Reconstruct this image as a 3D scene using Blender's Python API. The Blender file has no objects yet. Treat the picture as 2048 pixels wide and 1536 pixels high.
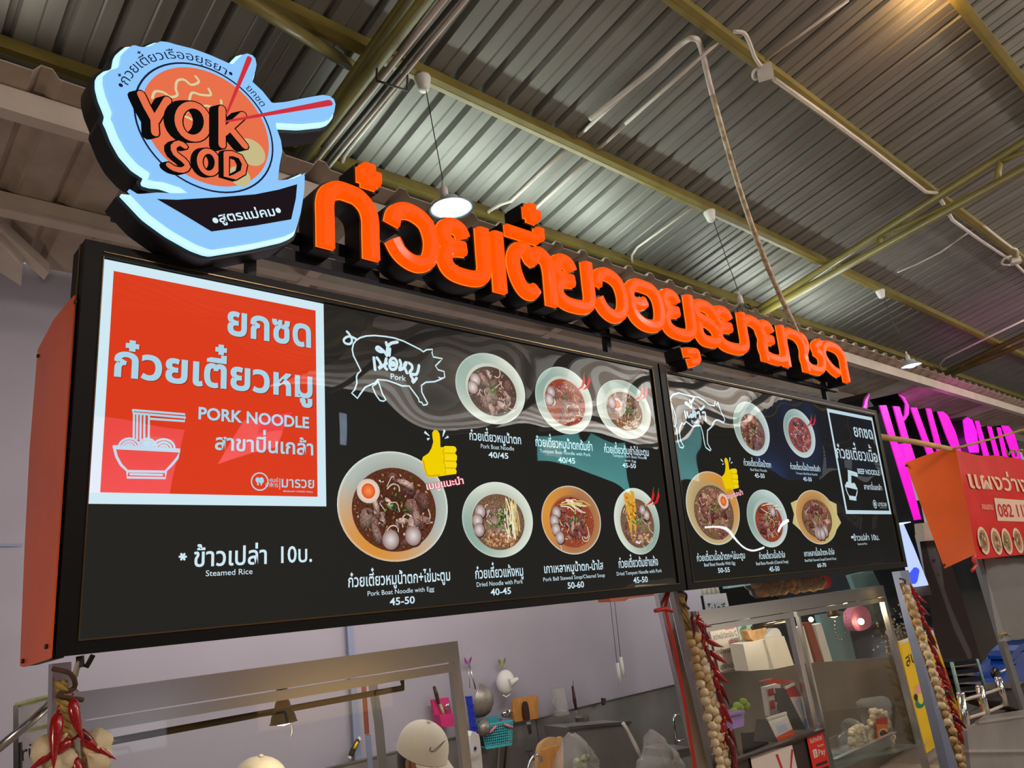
import bpy, bmesh, math, random
from mathutils import Vector, Matrix

# ---------------------------------------------------------------- camera, world, light
SC = bpy.context.scene
COL = SC.collection
RW = [Vector((0.74156112, 0.11581491, 0.66081314)), Vector((-0.66665101, 0.23769844, 0.70645303)), Vector((-0.07525646, -0.96440985, 0.25347604))]
F_PX = 1529.146
UPV = Vector((-0.0406, 0.0507, 1.0))           # plumb direction, seen from the sign's own frame
CAM_H = 1.7
MF = Matrix.Translation((0, 0, CAM_H)) @ UPV.rotation_difference(Vector((0, 0, 1))).to_matrix().to_4x4()

cam = bpy.data.cameras.new('camera'); cam_ob = bpy.data.objects.new('camera', cam); COL.objects.link(cam_ob)
cam.sensor_width = 36.0; cam.lens = F_PX / 2048 * 36.0; cam.clip_start = 0.05
_m = Matrix(((RW[0][0], -RW[0][1], -RW[0][2]), (RW[1][0], -RW[1][1], -RW[1][2]), (RW[2][0], -RW[2][1], -RW[2][2])))
cam_ob.matrix_world = MF @ _m.to_4x4()
SC.camera = cam_ob
SC.view_settings.view_transform = 'Standard'; SC.view_settings.look = 'None'
SC.view_settings.exposure = 0.0; SC.view_settings.gamma = 1.0; SC.view_settings.use_curve_mapping = False
W = bpy.data.worlds.new('sky'); SC.world = W; W.use_nodes = True
W.node_tree.nodes['Background'].inputs[0].default_value = (0.80, 0.88, 1.0, 1)
W.node_tree.nodes['Background'].inputs[1].default_value = 0.35

def light(kind, loc, power, color, size=0.1, size_y=None, aim=None, name='light', spot=None):
    l = bpy.data.lights.new(name, kind); l.energy = power; l.color = color
    o = bpy.data.objects.new(name, l); COL.objects.link(o)
    if kind == 'AREA':
        l.size = size
        if size_y: l.shape = 'RECTANGLE'; l.size_y = size_y
    else:
        l.shadow_soft_size = size
    m = Matrix.Translation(loc)
    if aim == 'up': m = m @ Matrix.Rotation(math.pi, 4, 'X')
    elif aim is not None:
        d = Vector(aim) - Vector(loc)
        m = m @ d.to_track_quat('-Z', 'Y').to_matrix().to_4x4()
    o.matrix_world = MF @ m
    return o

# unseen fill lamps added over the aisle behind the camera
for _x, _p in ((-1.2, 12), (2.2, 95), (6.2, 120), (10.5, 115), (15.0, 90)):
    light('POINT', (_x, -1.3, 2.75), _p, (1.0, 0.88, 0.78), 0.12, name='hall_fill')
    light('POINT', (_x + 2, -1.75, 3.45), _p * .85, (1.0, 0.92, 0.86), 0.12, name='hall_fill')
# unseen uplight added to brighten the awning mirrored in the acrylic
light('AREA', (13, -4.6, 1.2), 620, (1.0, 0.98, 0.96), 6, 3.5, 'up', 'added_uplight')
light('AREA', (13, -5.2, 1.9), 650, (0.95, 0.97, 1.0), 14, .8, (13, -7.2, 2.3), 'banner_fill')  # unseen fills added to brighten the mirrored banners
light('AREA', (3.2, -5.2, 1.2), 230, (1.0, 0.95, 0.92), 5, .6, (3.2, -7.2, 1.8), 'banner_fill')
light('AREA', (8, -9, 1.0), 160, (1.0, 0.9, 0.8), 12, 3.5, 'up', 'added_uplight')  # second added uplight, for the roof behind the camera
light('POINT', (-1.6, 1.2, -.05), 62, (1.0, 0.84, 0.7), 0.15, name='hall_fill')  # unseen fill added low at the left for the orange end plate
# fluorescent battens lying on the awning, shining on the main roof
light('AREA', (3.4, 3.42, 2.13), 20, (0.86, 1.0, 0.90), 2.6, 0.05, (3.4, 2.2, 2.75), 'batten_lamp')
light('AREA', (6.9, 3.42, 2.13), 15, (0.90, 1.0, 0.92), 2.2, 0.05, (6.9, 2.2, 2.75), 'batten_lamp')
light('AREA', (-0.2, 3.35, 2.16), 6, (1, 0.9, 0.8), 1.5, 0.05, (-0.2, 2.2, 2.75), 'batten_lamp')
# warm bulb under the roof, just above the frame
light('POINT', (4.46, 0.97, 3.02), 9, (1.0, 0.55, 0.20), 0.06, name='warm_bulb')
# work lamps in the stall
light('AREA', (2.3, 2.9, .42), 30, (1.0, 0.92, 0.86), 2.8, 0.15, (2.3, 4.2, -.55), 'stall_lamp')
light('POINT', (4.55, 2.62, -.22), 5, (1.0, .9, .74), .015, name='cabinet_lamp')
light('POINT', (5.5, 2.62, -.26), 4, (1.0, .88, .7), .015, name='cabinet_lamp')
light('AREA', (6.3, 3.4, 1.3), 24, (0.9, 1.0, 0.98), 1.2, 0.2, (6.8, 3.9, 0), 'stall_lamp')

light('AREA', (4.1, -2.9, -.48), 2.6, (1.0, .62, .22), 1.5, .3, (4.1, 3, -.4), 'added_glow')  # unseen glows added behind the camera as reflections for the steel fronts
light('AREA', (2.3, -2.9, -.45), .9, (.80, .88, 1.0), .45, .3, (2.3, 3, -.4), 'added_glow')
light('AREA', (1.05, -2.9, -.45), .6, (.80, .86, 1.0), .35, .3, (1.05, 3, -.4), 'added_glow')
light('AREA', (10.5, -2.9, -.50), 5, (1.0, .86, .7), 2.4, .3, (10.5, 3, -.4), 'added_glow')
# ---------------------------------------------------------------- reading positions in the sign's frame
def ray(x, y):
    c = Vector((x - 1024.0, y - 768.0, F_PX))
    return Vector((RW[0].dot(c), RW[1].dot(c), RW[2].dot(c)))
def at(x, y, Y):
    r = ray(x, y); return r * (Y / r.y)
def atp(x, y, Y0):                       # plane of a plumb front: Y = Y0 + .05 z
    r = ray(x, y); return r * (Y0 / (r.y - 0.0507 * r.z))
def atx(x, y, X):
    r = ray(x, y); return r * (X / r.x)
TR = math.tan(math.radians(14)); TA = math.tan(math.radians(9))
def zroof(Y, off=0.0): return 2.66 + (2.8 - Y) * TR + off
def zawn(Y, off=0.0): return 2.03 - (Y - 3.0) * TA + off
def atroof(x, y, off=0.0):
    r = ray(x, y); return r * ((2.66 + off + 2.8 * TR) / (r.z + TR * r.y))
def atawn(x, y, off=0.0):
    r = ray(x, y); return r * ((2.03 + off + 3.0 * TA) / (r.z + TA * r.y))
def crop(ox, oy, s): return lambda x, y: (ox + x / s, oy + y / s)

# ---------------------------------------------------------------- materials
def mat(name, color, rough=0.6, metal=0.0, var=0.0, vscale=8.0, bump=0.0, bscale=40.0, emit=None, estr=1.0, coat=0.0, alpha=1.0, trans=0.0, stretch=None, color2=None, spec=None):
    m = bpy.data.materials.new(name); m.use_nodes = True
    nt = m.node_tree; N = nt.nodes; L = nt.links; b = N['Principled BSDF']
    b.inputs['Base Color'].default_value = (*color, 1); b.inputs['Roughness'].default_value = rough
    b.inputs['Metallic'].default_value = metal
    if coat: b.inputs['Coat Weight'].default_value = coat; b.inputs['Coat Roughness'].default_value = 0.08
    if spec is not None: b.inputs['Specular IOR Level'].default_value = spec
    if emit: b.inputs['Emission Color'].default_value = (*emit, 1); b.inputs['Emission Strength'].default_value = estr
    if alpha < 1: b.inputs['Alpha'].default_value = alpha
    if trans: b.inputs['Transmission Weight'].default_value = trans
    tc = None
    if var or bump:
        tc = N.new('ShaderNodeTexCoord'); src = tc.outputs['Object']
        if stretch:
            mp = N.new('ShaderNodeMapping'); mp.inputs['Scale'].default_value = stretch; L.new(src, mp.inputs[0]); src = mp.outputs[0]
    if var:
        n = N.new('ShaderNodeTexNoise'); n.inputs['Scale'].default_value = vscale; n.inputs['Detail'].default_value = 5
        L.new(src, n.inputs['Vector'])
        r = N.new('ShaderNodeValToRGB'); L.new(n.outputs[0], r.inputs[0])
        c2 = color2 or tuple(c * (1 - var) for c in color); c1 = color if color2 else tuple(min(1, c * (1 + var * .6)) for c in color)
        r.color_ramp.elements[0].color = (*c2, 1); r.color_ramp.elements[1].color = (*c1, 1)
        r.color_ramp.elements[0].position = .32; r.color_ramp.elements[1].position = .68
        L.new(r.outputs[0], b.inputs['Base Color'])
    if bump:
        n2 = N.new('ShaderNodeTexNoise'); n2.inputs['Scale'].default_value = bscale; n2.inputs['Detail'].default_value = 3
        L.new(src, n2.inputs['Vector']); bp = N.new('ShaderNodeBump'); bp.inputs['Strength'].default_value = bump; bp.inputs['Distance'].default_value = .01
        L.new(n2.outputs[0], bp.inputs['Height']); L.new(bp.outputs[0], b.inputs['Normal'])
    return m
def emat(name, color, strength=1.0):
    m = bpy.data.materials.new(name); m.use_nodes = True; nt = m.node_tree
    nt.nodes.remove(nt.nodes['Principled BSDF']); e = nt.nodes.new('ShaderNodeEmission')
    e.inputs[0].default_value = (*color, 1); e.inputs[1].default_value = strength
    nt.links.new(e.outputs[0], nt.nodes['Material Output'].inputs[0]); return m
def vmat(name, kind, strength=1.0, grain=0.0, gscale=120.0):   # colour comes from the print's own colour attribute
    m = bpy.data.materials.new(name); m.use_nodes = True; nt = m.node_tree; N = nt.nodes; L = nt.links
    a = N.new('ShaderNodeAttribute'); a.attribute_name = 'Col'; src = a.outputs['Color']
    if grain:
        tc = N.new('ShaderNodeTexCoord'); n = N.new('ShaderNodeTexNoise'); n.inputs['Scale'].default_value = gscale; n.inputs['Detail'].default_value = 4
        L.new(tc.outputs['Object'], n.inputs['Vector'])
        mr = N.new('ShaderNodeMapRange'); mr.inputs['From Min'].default_value = .3; mr.inputs['From Max'].default_value = .7
        mr.inputs['To Min'].default_value = -grain; mr.inputs['To Max'].default_value = grain; L.new(n.outputs[0], mr.inputs[0])
        ml = N.new('ShaderNodeMath'); ml.operation = 'MULTIPLY_ADD'; ml.inputs[2].default_value = 1.0; L.new(mr.outputs[0], ml.inputs[0]); L.new(a.outputs['Alpha'], ml.inputs[1]); mr = ml
        mx = N.new('ShaderNodeVectorMath'); mx.operation = 'SCALE'; L.new(src, mx.inputs[0]); L.new(mr.outputs[0], mx.inputs['Scale']); src = mx.outputs[0]
    if kind == 'emit':
        b = N['Principled BSDF']; N.remove(b); e = N.new('ShaderNodeEmission'); e.inputs[1].default_value = strength
        L.new(src, e.inputs[0]); L.new(e.outputs[0], N['Material Output'].inputs[0])
    else:
        L.new(src, N['Principled BSDF'].inputs['Base Color']); N['Principled BSDF'].inputs['Roughness'].default_value = .45
    return m
def glassmat(name, tint=(1, 1, 1), refl=1.0, rough=0.02, wav=0.0, wscale=1.0, haze=0.0, hazecol=(.7, .7, .7)):
    m = bpy.data.materials.new(name); m.use_nodes = True; nt = m.node_tree; N = nt.nodes; L = nt.links
    N.remove(N['Principled BSDF'])
    t = N.new('ShaderNodeBsdfTransparent'); t.inputs[0].default_value = (*tint, 1)
    g = N.new('ShaderNodeBsdfGlossy'); g.inputs['Roughness'].default_value = rough
    fr = N.new('ShaderNodeFresnel'); fr.inputs[0].default_value = 1.5
    mul = N.new('ShaderNodeMath'); mul.operation = 'MULTIPLY'; mul.inputs[1].default_value = refl; L.new(fr.outputs[0], mul.inputs[0])
    ge = N.new('ShaderNodeNewGeometry'); inv = N.new('ShaderNodeMath'); inv.operation = 'SUBTRACT'; inv.inputs[0].default_value = 1.0; L.new(ge.outputs['Backfacing'], inv.inputs[1])
    m2 = N.new('ShaderNodeMath'); m2.operation = 'MULTIPLY'; L.new(mul.outputs[0], m2.inputs[0]); L.new(inv.outputs[0], m2.inputs[1]); mul = m2
    mix = N.new('ShaderNodeMixShader'); L.new(mul.outputs[0], mix.inputs[0])
    base = t.outputs[0]
    if haze:
        d = N.new('ShaderNodeBsdfDiffuse'); d.inputs[0].default_value = (*hazecol, 1)
        mh = N.new('ShaderNodeMixShader'); mh.inputs[0].default_value = haze; L.new(t.outputs[0], mh.inputs[1]); L.new(d.outputs[0], mh.inputs[2]); base = mh.outputs[0]
    L.new(base, mix.inputs[1]); L.new(g.outputs[0], mix.inputs[2]); L.new(mix.outputs[0], N['Material Output'].inputs[0])
    if wav:
        tc = N.new('ShaderNodeTexCoord'); n = N.new('ShaderNodeTexNoise'); n.inputs['Scale'].default_value = wscale; n.inputs['Detail'].default_value = 0.5
        L.new(tc.outputs['Object'], n.inputs['Vector']); bp = N.new('ShaderNodeBump'); bp.inputs['Strength'].default_value = 1; bp.inputs['Distance'].default_value = wav
        L.new(n.outputs[0], bp.inputs['Height']); L.new(bp.outputs[0], g.inputs['Normal'])
    return m

def s2l(r, g, b):
    f = lambda c: (c / 255 / 12.92) if c <= 10 else ((c / 255 + .055) / 1.055) ** 2.4
    return (f(r), f(g), f(b))

M = {}
M['roof'] = mat('galvanised_sheet', (0.235, 0.230, 0.21), 0.5, 0.25, 0.16, 1.6, stretch=(6, .5, 1))
M['awn'] = mat('painted_sheet', s2l(176, 160, 144), 0.7, 0, 0.22, 5.0)
M['awnbeam'] = mat('beam_paint', s2l(205, 192, 176), 0.55, 0, 0.10, 6)
M['olive'] = mat('olive_paint', s2l(128, 114, 52), 0.5, 0.0, 0.2, 5, coat=.12)
M['conduit'] = mat('conduit_plastic', s2l(205, 195, 185), 0.5, 0, 0.12, 8)
M['rust'] = mat('chipped_white_pipe', s2l(214, 200, 176), 0.5, 0, 0.5, 26, color2=s2l(150, 120, 74))
M['lilac'] = mat('lilac_wall', s2l(172, 166, 180), 0.75, 0, 0.05, 2)
M['steel'] = mat('stainless', (0.62, 0.61, 0.60), 0.28, 1.0, 0.08, 5)
M['steelh'] = mat('stainless_header', (0.66, 0.65, 0.64), 0.25, 1.0)
M['steeldull'] = mat('stainless_splashback', (0.40, 0.39, 0.38), 0.45, 0.8, 0.25, 2.2)
M['chrome'] = mat('chrome', (0.75, 0.75, 0.75), 0.12, 1.0)
M['black'] = mat('black_frame', (0.006, 0.006, 0.006), 0.5, 0, spec=.22)
M['blacks'] = mat('black_letter_side', (0.006, 0.005, 0.006), 0.45, 0, spec=.3)
M['lip'] = mat('brass_lip', s2l(120, 100, 66), 0.3, 0.9)
M['orangeplate'] = mat('orange_sheet', s2l(244, 98, 22), 0.38, 0.0, 0.10, 3, coat=.12)
M['bolt'] = mat('bolt_dark', (0.05, 0.04, 0.03), 0.5, .6)
M['neon'] = mat('orange_acrylic', (.30, .02, 0), 0.34, 0, emit=(1.0, 0.085, 0.0), estr=1.0, coat=.04, spec=.06)
M['neonrim'] = mat('orange_acrylic_rim', s2l(255, 110, 30), 0.2, 0, emit=(1.0, 0.20, 0.02), estr=1.05, coat=.1)
M['logo'] = mat('blue_white_acrylic', (.03, .06, .1), 0.45, 0, emit=(0.255, 0.545, 0.93), estr=1.0, coat=.0, spec=.08)
M['logorim'] = mat('acrylic_rim', (.15, .2, .3), 0.35, 0, emit=(0.50, 0.86, 1.0), estr=1.05)
M['print'] = vmat('backlit_print', 'emit')
M['food'] = vmat('backlit_food_print', 'emit', 1.0, 0.62, 150)
M['paper'] = vmat('paper_print', 'diffuse')
M['pane'] = glassmat('acrylic_sheet', refl=1.8, rough=0.012, wav=0.024, wscale=1.8)
M['glass'] = glassmat('cabinet_glass', (.96, .97, .96), 0.9, haze=.006)
M['plastic'] = glassmat('clear_plastic', (.93, .93, .93), 1.4, 0.12, .02, 30, haze=.16)
M['cloudy'] = glassmat('cloudy_plastic', (.9, .9, .88), 1.2, 0.2, .03, 40, haze=.24, hazecol=(.75, .73, .7))
M['white'] = mat('white_plastic', s2l(232, 230, 224), 0.4)
M['cream'] = mat('cream_cloth', s2l(236, 228, 212), 0.85, 0, 0.05, 10, .25, 300)
M['garlic'] = mat('garlic_skin', s2l(226, 196, 140), 0.45, 0, 0.3, 30, .3, 60, color2=s2l(176, 132, 82))
M['garlicpale'] = mat('pale_garlic_skin', s2l(238, 218, 176), 0.42, 0, 0.2, 24, .3, 60)
M['chili'] = mat('dried_chili', s2l(168, 16, 20), 0.25, 0, 0.4, 20, coat=.5)
M['chilid'] = mat('dark_chili', s2l(112, 14, 22), 0.3, 0, 0.4, 20, coat=.4)
M['straw'] = mat('straw', s2l(172, 142, 74), 0.8, 0, 0.45, 30)
M['twine'] = mat('twine_dark', s2l(84, 58, 44), 0.8, 0, 0.3, 40)
M['ribbon'] = mat('red_ribbon', s2l(222, 58, 50), 0.45)
M['wood'] = mat('cutting_board_wood', s2l(202, 140, 70), 0.6, 0, 0.25, 6, stretch=(8, 1, 1))
M['woodl'] = mat('pale_round_wood', s2l(206, 164, 108), 0.65, 0, 0.2, 6)
M['darkwood'] = mat('dark_handle', s2l(62, 32, 22), 0.5, 0, .2, 20)
M['brown'] = mat('counter_laminate', s2l(58, 40, 33), 0.4, 0, .1, 5)
M['teal'] = mat('turquoise_plastic', s2l(76, 186, 196), 0.4)
M['pinkp'] = mat('pink_plastic', s2l(244, 140, 160), 0.4)
M['magenta'] = mat('magenta_plastic', s2l(214, 40, 120), 0.45)
M['bulb'] = emat('lamp_glow', (0.86, 1.0, 0.98), 9.0)
M['warmbulb'] = emat('warm_glow', (1.0, 0.86, 0.55), 9.0)
M['lampwhite'] = mat('lamp_enamel', s2l(190, 205, 220), 0.35, 0)
M['cord'] = mat('cord_dark', s2l(52, 46, 42), 0.6)
M['magsign'] = mat('magenta_acrylic', s2l(230, 20, 200), 0.25, 0, emit=(0.80, 0.006, 0.58), estr=0.9, coat=.3)
M['dark'] = mat('dark_interior', s2l(40, 36, 36), 0.6, 0, .2, 2)
M['floor'] = mat('floor_tiles', s2l(150, 134, 118), 0.35, 0, .15, 3)
M['redcloth'] = mat('red_vinyl', s2l(222, 44, 34), 0.42, 0, .08, 4, .5, 3.5)
M['bluewhite'] = emat('tube_blue', s2l(60, 80, 250), 1.4)
M['skin'] = mat('skin', s2l(176, 124, 96), 0.55)
M['hair'] = mat('black_hair', s2l(22, 18, 17), 0.4)
M['grayp'] = mat('grey_plastic', s2l(120, 118, 118), 0.5)
M['stripblue'] = mat('blue_grey_trunking', s2l(140, 150, 178), 0.6)
M['redbrown'] = mat('terracotta_paint', s2l(150, 72, 48), 0.6)
M['leafy'] = mat('leafy_green', s2l(128, 150, 70), 0.6, 0, .5, 30, color2=s2l(200, 200, 160))
M['lime'] = mat('lime_green', s2l(150, 180, 30), 0.5)
M['purple'] = mat('purple_plastic', s2l(158, 120, 200), 0.5)
M['blue'] = mat('blue_wrapper', s2l(34, 60, 200), 0.3, 0, .4, 30, .5, 60)
M['bluepaint'] = mat('blue_motorbike_paint', s2l(20, 90, 190), 0.2, 0.3, coat=.6)
M['yellow'] = mat('yellow_plastic', s2l(250, 200, 30), 0.5)
M['foodb'] = mat('fried_snack', s2l(206, 160, 104), 0.6, 0, .35, 20)
M['steelmesh'] = mat('wire_mesh', s2l(150, 142, 134), 0.45, .5, .2, 60)
M['darksteel'] = mat('dark_steel_panel', s2l(104, 94, 80), 0.55, 0.1, 0.2, 2.5)
M['screen'] = mat('black_screen', (.012, .012, .014), .2)
M['glassgreen'] = glassmat('green_edge_glass', (.85, .95, .92), 1.2, haze=.08)
M['dkglass'] = mat('shop_window', s2l(52, 56, 58), 0.10, 0.0, .35, 1.2, coat=.6)
M['teallit'] = mat('teal_tiles', s2l(150, 190, 184), .5, 0, .12, 3)
# ---------------------------------------------------------------- mesh building
class MB:
    def __init__(s): s.v = []; s.f = []; s.mi = []; s.c = []; s.cur = 0; s.col = None; s.sm = []
    def add(s, vs, fs, cols=None, smooth=False):
        n = len(s.v); s.v += [Vector(v) for v in vs]
        for f in fs: s.f.append([i + n for i in f]); s.mi.append(s.cur); s.sm.append(smooth)
        s.c += list(cols) if cols else [s.col or (1, 1, 1)] * len(vs)
        return s
    def box(s, c, sz, ax=None):
        ax = ax or (Vector((1, 0, 0)), Vector((0, 1, 0)), Vector((0, 0, 1))); c = Vector(c)
        vs = [c + ax[0] * (i * sz[0] / 2) + ax[1] * (j * sz[1] / 2) + ax[2] * (k * sz[2] / 2) for i in (-1, 1) for j in (-1, 1) for k in (-1, 1)]
        return s.add(vs, [(0, 1, 3, 2), (4, 6, 7, 5), (0, 4, 5, 1), (2, 3, 7, 6), (0, 2, 6, 4), (1, 5, 7, 3)])
    def bar(s, a, b, w, h, up=(0, 0, 1)):
        a = Vector(a); b = Vector(b); d = (b - a); L = d.length; d.normalize(); u = Vector(up); r = d.cross(u).normalized(); u = r.cross(d).normalized()
        return s.box((a + b) / 2, (L, w, h), (d, r, u))
    def tube(s, pts, r, n=8, cap=True):
        pts = [Vector(p) for p in pts]; rs = r if isinstance(r, (list, tuple)) else [r] * len(pts)
        up = Vector((0.31, 0.17, 0.93)); vs = []; prev = None
        for i, p in enumerate(pts):
            d = (pts[min(i + 1, len(pts) - 1)] - pts[max(i - 1, 0)]).normalized()
            if prev is None:
                a = d.cross(up)
                if a.length < .1: a = d.cross(Vector((1, 0, 0)))
                a.normalize()
            else: a = (prev - d * prev.dot(d)).normalized()
            prev = a; b = d.cross(a)
            for k in range(n):
                t = 2 * math.pi * k / n; vs.append(p + (a * math.cos(t) + b * math.sin(t)) * rs[i])
        fs = [(i * n + k, i * n + (k + 1) % n, (i + 1) * n + (k + 1) % n, (i + 1) * n + k) for i in range(len(pts) - 1) for k in range(n)]
        s.add(vs, fs, smooth=True)
        if cap:
            m = len(s.v) - len(vs); s.f += [[m + k for k in range(n)][::-1], [m + (len(pts) - 1) * n + k for k in range(n)]]; s.mi += [s.cur] * 2; s.sm += [False] * 2
        return s
    def lathe(s, prof, o, axis=(0, 0, 1), n=20, smooth=True):
        o = Vector(o); z = Vector(axis).normalized(); x = z.orthogonal().normalized(); y = z.cross(x)
        vs = [o + z * h + (x * math.cos(2 * math.pi * k / n) + y * math.sin(2 * math.pi * k / n)) * r for r, h in prof for k in range(n)]
        fs = [(i * n + k, i * n + (k + 1) % n, (i + 1) * n + (k + 1) % n, (i + 1) * n + k) for i in range(len(prof) - 1) for k in range(n)]
        return s.add(vs, fs, smooth=smooth)
    def ball(s, c, r, n=12, sc=(1, 1, 1), m=8):
        c = Vector(c); vs = []; fs = []
        for i in range(m + 1):
            t = math.pi * i / m
            for k in range(n):
                p = 2 * math.pi * k / n
                vs.append(c + Vector((r * sc[0] * math.sin(t) * math.cos(p), r * sc[1] * math.sin(t) * math.sin(p), r * sc[2] * math.cos(t))))
        for i in range(m):
            for k in range(n): fs.append((i * n + k, (i + 1) * n + k, (i + 1) * n + (k + 1) % n, i * n + (k + 1) % n))
        return s.add(vs, fs, smooth=True)
    def prism(s, poly, d):                      # polygon (3-D points) pushed along the vector d
        n = len(poly); d = Vector(d); P = [Vector(p) for p in poly]
        m = len(s.v); s.add(P + [p + d for p in P], [tuple(range(n)), tuple(range(2 * n - 1, n - 1, -1))] + [(i, i + n, (i + 1) % n + n, (i + 1) % n) for i in range(n)])
        return s
    def quadstrip(s, A, B, cols=None):
        n = len(A); return s.add(list(A) + list(B), [(i, i + 1, n + i + 1, n + i) for i in range(n - 1)], cols)
    def build(s, name, mats, parent=None, smooth=None, origin=None, split=None):
        me = bpy.data.meshes.new(name); mats = mats if isinstance(mats, (list, tuple)) else [mats]
        xs = s.v; lo = Vector([min(v[i] for v in xs) for i in range(3)]); hi = Vector([max(v[i] for v in xs) for i in range(3)])
        o = Vector(origin) if origin is not None else Vector(((lo.x + hi.x) / 2, (lo.y + hi.y) / 2, lo.z))
        me.from_pydata([v - o for v in xs], [], s.f)
        for m in mats: me.materials.append(m)
        me.polygons.foreach_set('material_index', s.mi)
        me.polygons.foreach_set('use_smooth', [bool(smooth) if smooth is not None else q for q in s.sm])
        if any(m.name.endswith('print') for m in mats):
            ca = me.color_attributes.new('Col', 'FLOAT_COLOR', 'POINT')
            ca.data.foreach_set('color', [x for c in s.c for x in (c[0], c[1], c[2], c[3] if len(c) > 3 else 0.0)])
        me.update(); ob = bpy.data.objects.new(name, me); COL.objects.link(ob)
        place(ob, o, parent); return ob
WL = {}
def place(ob, o, parent):
    WL[ob] = Vector(o)
    if parent is not None: ob.parent = parent; ob.location = Vector(o) - WL[parent]
    else: ob.location = o
def tag(o, label=None, cat=None, group=None, kind=None):
    if label: o['label'] = label
    if cat: o['category'] = cat
    if group: o['group'] = group
    if kind: o['kind'] = kind
    return o
def thing(name, label, cat, loc, group=None):
    o = bpy.data.objects.new(name, None); COL.objects.link(o); o.empty_display_size = .1; place(o, loc, None)
    return tag(o, label, cat, group)
def struct(o): o['kind'] = 'structure'; return o
def dup(ob, parent, loc, rot=None, scale=None):
    c = ob.copy(); COL.objects.link(c); place(c, loc, parent)
    if rot is not None: c.rotation_mode = 'QUATERNION'; c.rotation_quaternion = rot
    if scale is not None: c.scale = scale
    return c

def smooth2(pts, k=6, closed=False):            # Catmull-Rom through 2-D or 3-D points
    P = [Vector(p) for p in pts]; out = []; n = len(P)
    for i in range(n if closed else n - 1):
        a, b, c, d = (P[(i - 1) % n], P[i], P[(i + 1) % n], P[(i + 2) % n]) if closed else (P[max(i - 1, 0)], P[i], P[i + 1], P[min(i + 2, n - 1)])
        for j in range(k):
            t = j / k
            out.append(.5 * ((2 * b) + (c - a) * t + (2 * a - 5 * b + 4 * c - d) * t * t + (3 * b - a - 3 * c + d) * t ** 3))
    if not closed: out.append(P[-1])
    return out

# flat drawing on a plane Y = const: everything is (X, Z) pairs
def normals2(P, closed=False):
    n = len(P); out = []
    for i in range(n):
        a = P[(i - 1) % n] if closed else P[max(i - 1, 0)]; b = P[(i + 1) % n] if closed else P[min(i + 1, n - 1)]
        d = (b - a); d = d.normalized() if d.length > 1e-9 else Vector((1, 0)); out.append(Vector((-d.y, d.x)))
    return out
def ribbon(mb, P, w, Y, col=None, closed=False, round_=True):
    P = [Vector(p) for p in P]; N_ = normals2(P, closed); ws = w if isinstance(w, (list, tuple)) else [w] * len(P)
    if closed: P = P + [P[0]]; N_ = N_ + [N_[0]]; ws = list(ws) + [ws[0]]
    A = [p + n * q / 2 for p, n, q in zip(P, N_, ws)]; B = [p - n * q / 2 for p, n, q in zip(P, N_, ws)]
    old = mb.col; mb.col = col or old
    mb.quadstrip([(a.x, Y, a.y) for a in A], [(b.x, Y, b.y) for b in B])
    if round_ and not closed:
        for p, q in ((P[0], ws[0]), (P[-1], ws[-1])): disc(mb, p, q / 2, q / 2, Y, n=8)
    mb.col = old
def disc(mb, c, rx, rz, Y, n=24, col=None, col2=None):
    c1 = col or mb.col or (1, 1, 1); c2 = col2 or c1
    vs = [(c[0], Y, c[1])] + [(c[0] + rx * math.cos(2 * math.pi * k / n), Y, c[1] + rz * math.sin(2 * math.pi * k / n)) for k in range(n)]
    mb.add(vs, [(0, 1 + k, 1 + (k + 1) % n) for k in range(n)], [c1] + [c2] * n)
def poly2(mb, P, Y, col=None):
    from mathutils.geometry import tessellate_polygon
    P = [Vector((p[0], Y, p[1])) for p in P]; t = tessellate_polygon([P])
    mb.add(P, [tuple(x) for x in t], [col or mb.col or (1, 1, 1)] * len(P))
def rect2(mb, x0, z0, x1, z1, Y, col=None): poly2(mb, [(x0, z0), (x1, z0), (x1, z1), (x0, z1)], Y, col)
def frame2(mb, x0, z0, x1, z1, w, Y, col=None):
    rect2(mb, x0, z0, x1, z0 + w, Y, col); rect2(mb, x0, z1 - w, x1, z1, Y, col); rect2(mb, x0, z0 + w, x0 + w, z1 - w, Y, col); rect2(mb, x1 - w, z0 + w, x1, z1 - w, Y, col)

# ---------------------------------------------------------------- lettering
_tc = {}
def raw_text(s, bold=0.0, sp=1.0):
    key = (s, bold, sp)
    if key in _tc: return _tc[key]
    c = bpy.data.curves.new('lettering', 'FONT'); c.body = s; c.offset = bold; c.resolution_u = 3; c.space_character = sp
    o = bpy.data.objects.new('lettering', c); COL.objects.link(o)
    e = o.evaluated_get(bpy.context.evaluated_depsgraph_get()); m = e.to_mesh()
    r = ([(v.co.x, v.co.y) for v in m.vertices], [tuple(p.vertices) for p in m.polygons])
    e.to_mesh_clear(); bpy.data.objects.remove(o); bpy.data.curves.remove(c)
    _tc[key] = r; return r
def adv(s): 
    a = max(v[0] for v in raw_text(s + '|')[0]); b = max(v[0] for v in raw_text('|')[0]); return a - b
TONES = '\u0e48\u0e49\u0e4a\u0e4b'; UPV_ = '\u0e31\u0e34\u0e35\u0e36\u0e37'
def text2(s, bold=0.0):
    base = ''; extra = []
    for ch in s:
        if ch in TONES and base and base[-1] in UPV_: extra.append((len(base), ch))
        else: base += ch
    v, f = raw_text(base, bold); v = list(v); f = list(f)
    for i, ch in extra:
        tv, tf = raw_text(ch, bold); x = adv(base[:i]); n = len(v)
        v += [(a + x, b + .22) for a, b in tv]; f += [tuple(q + n for q in t) for t in tf]
    return v, f
THH = max(v[1] for v in raw_text('\u0e01')[0]); LTH = max(v[1] for v in raw_text('H')[0])
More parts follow.
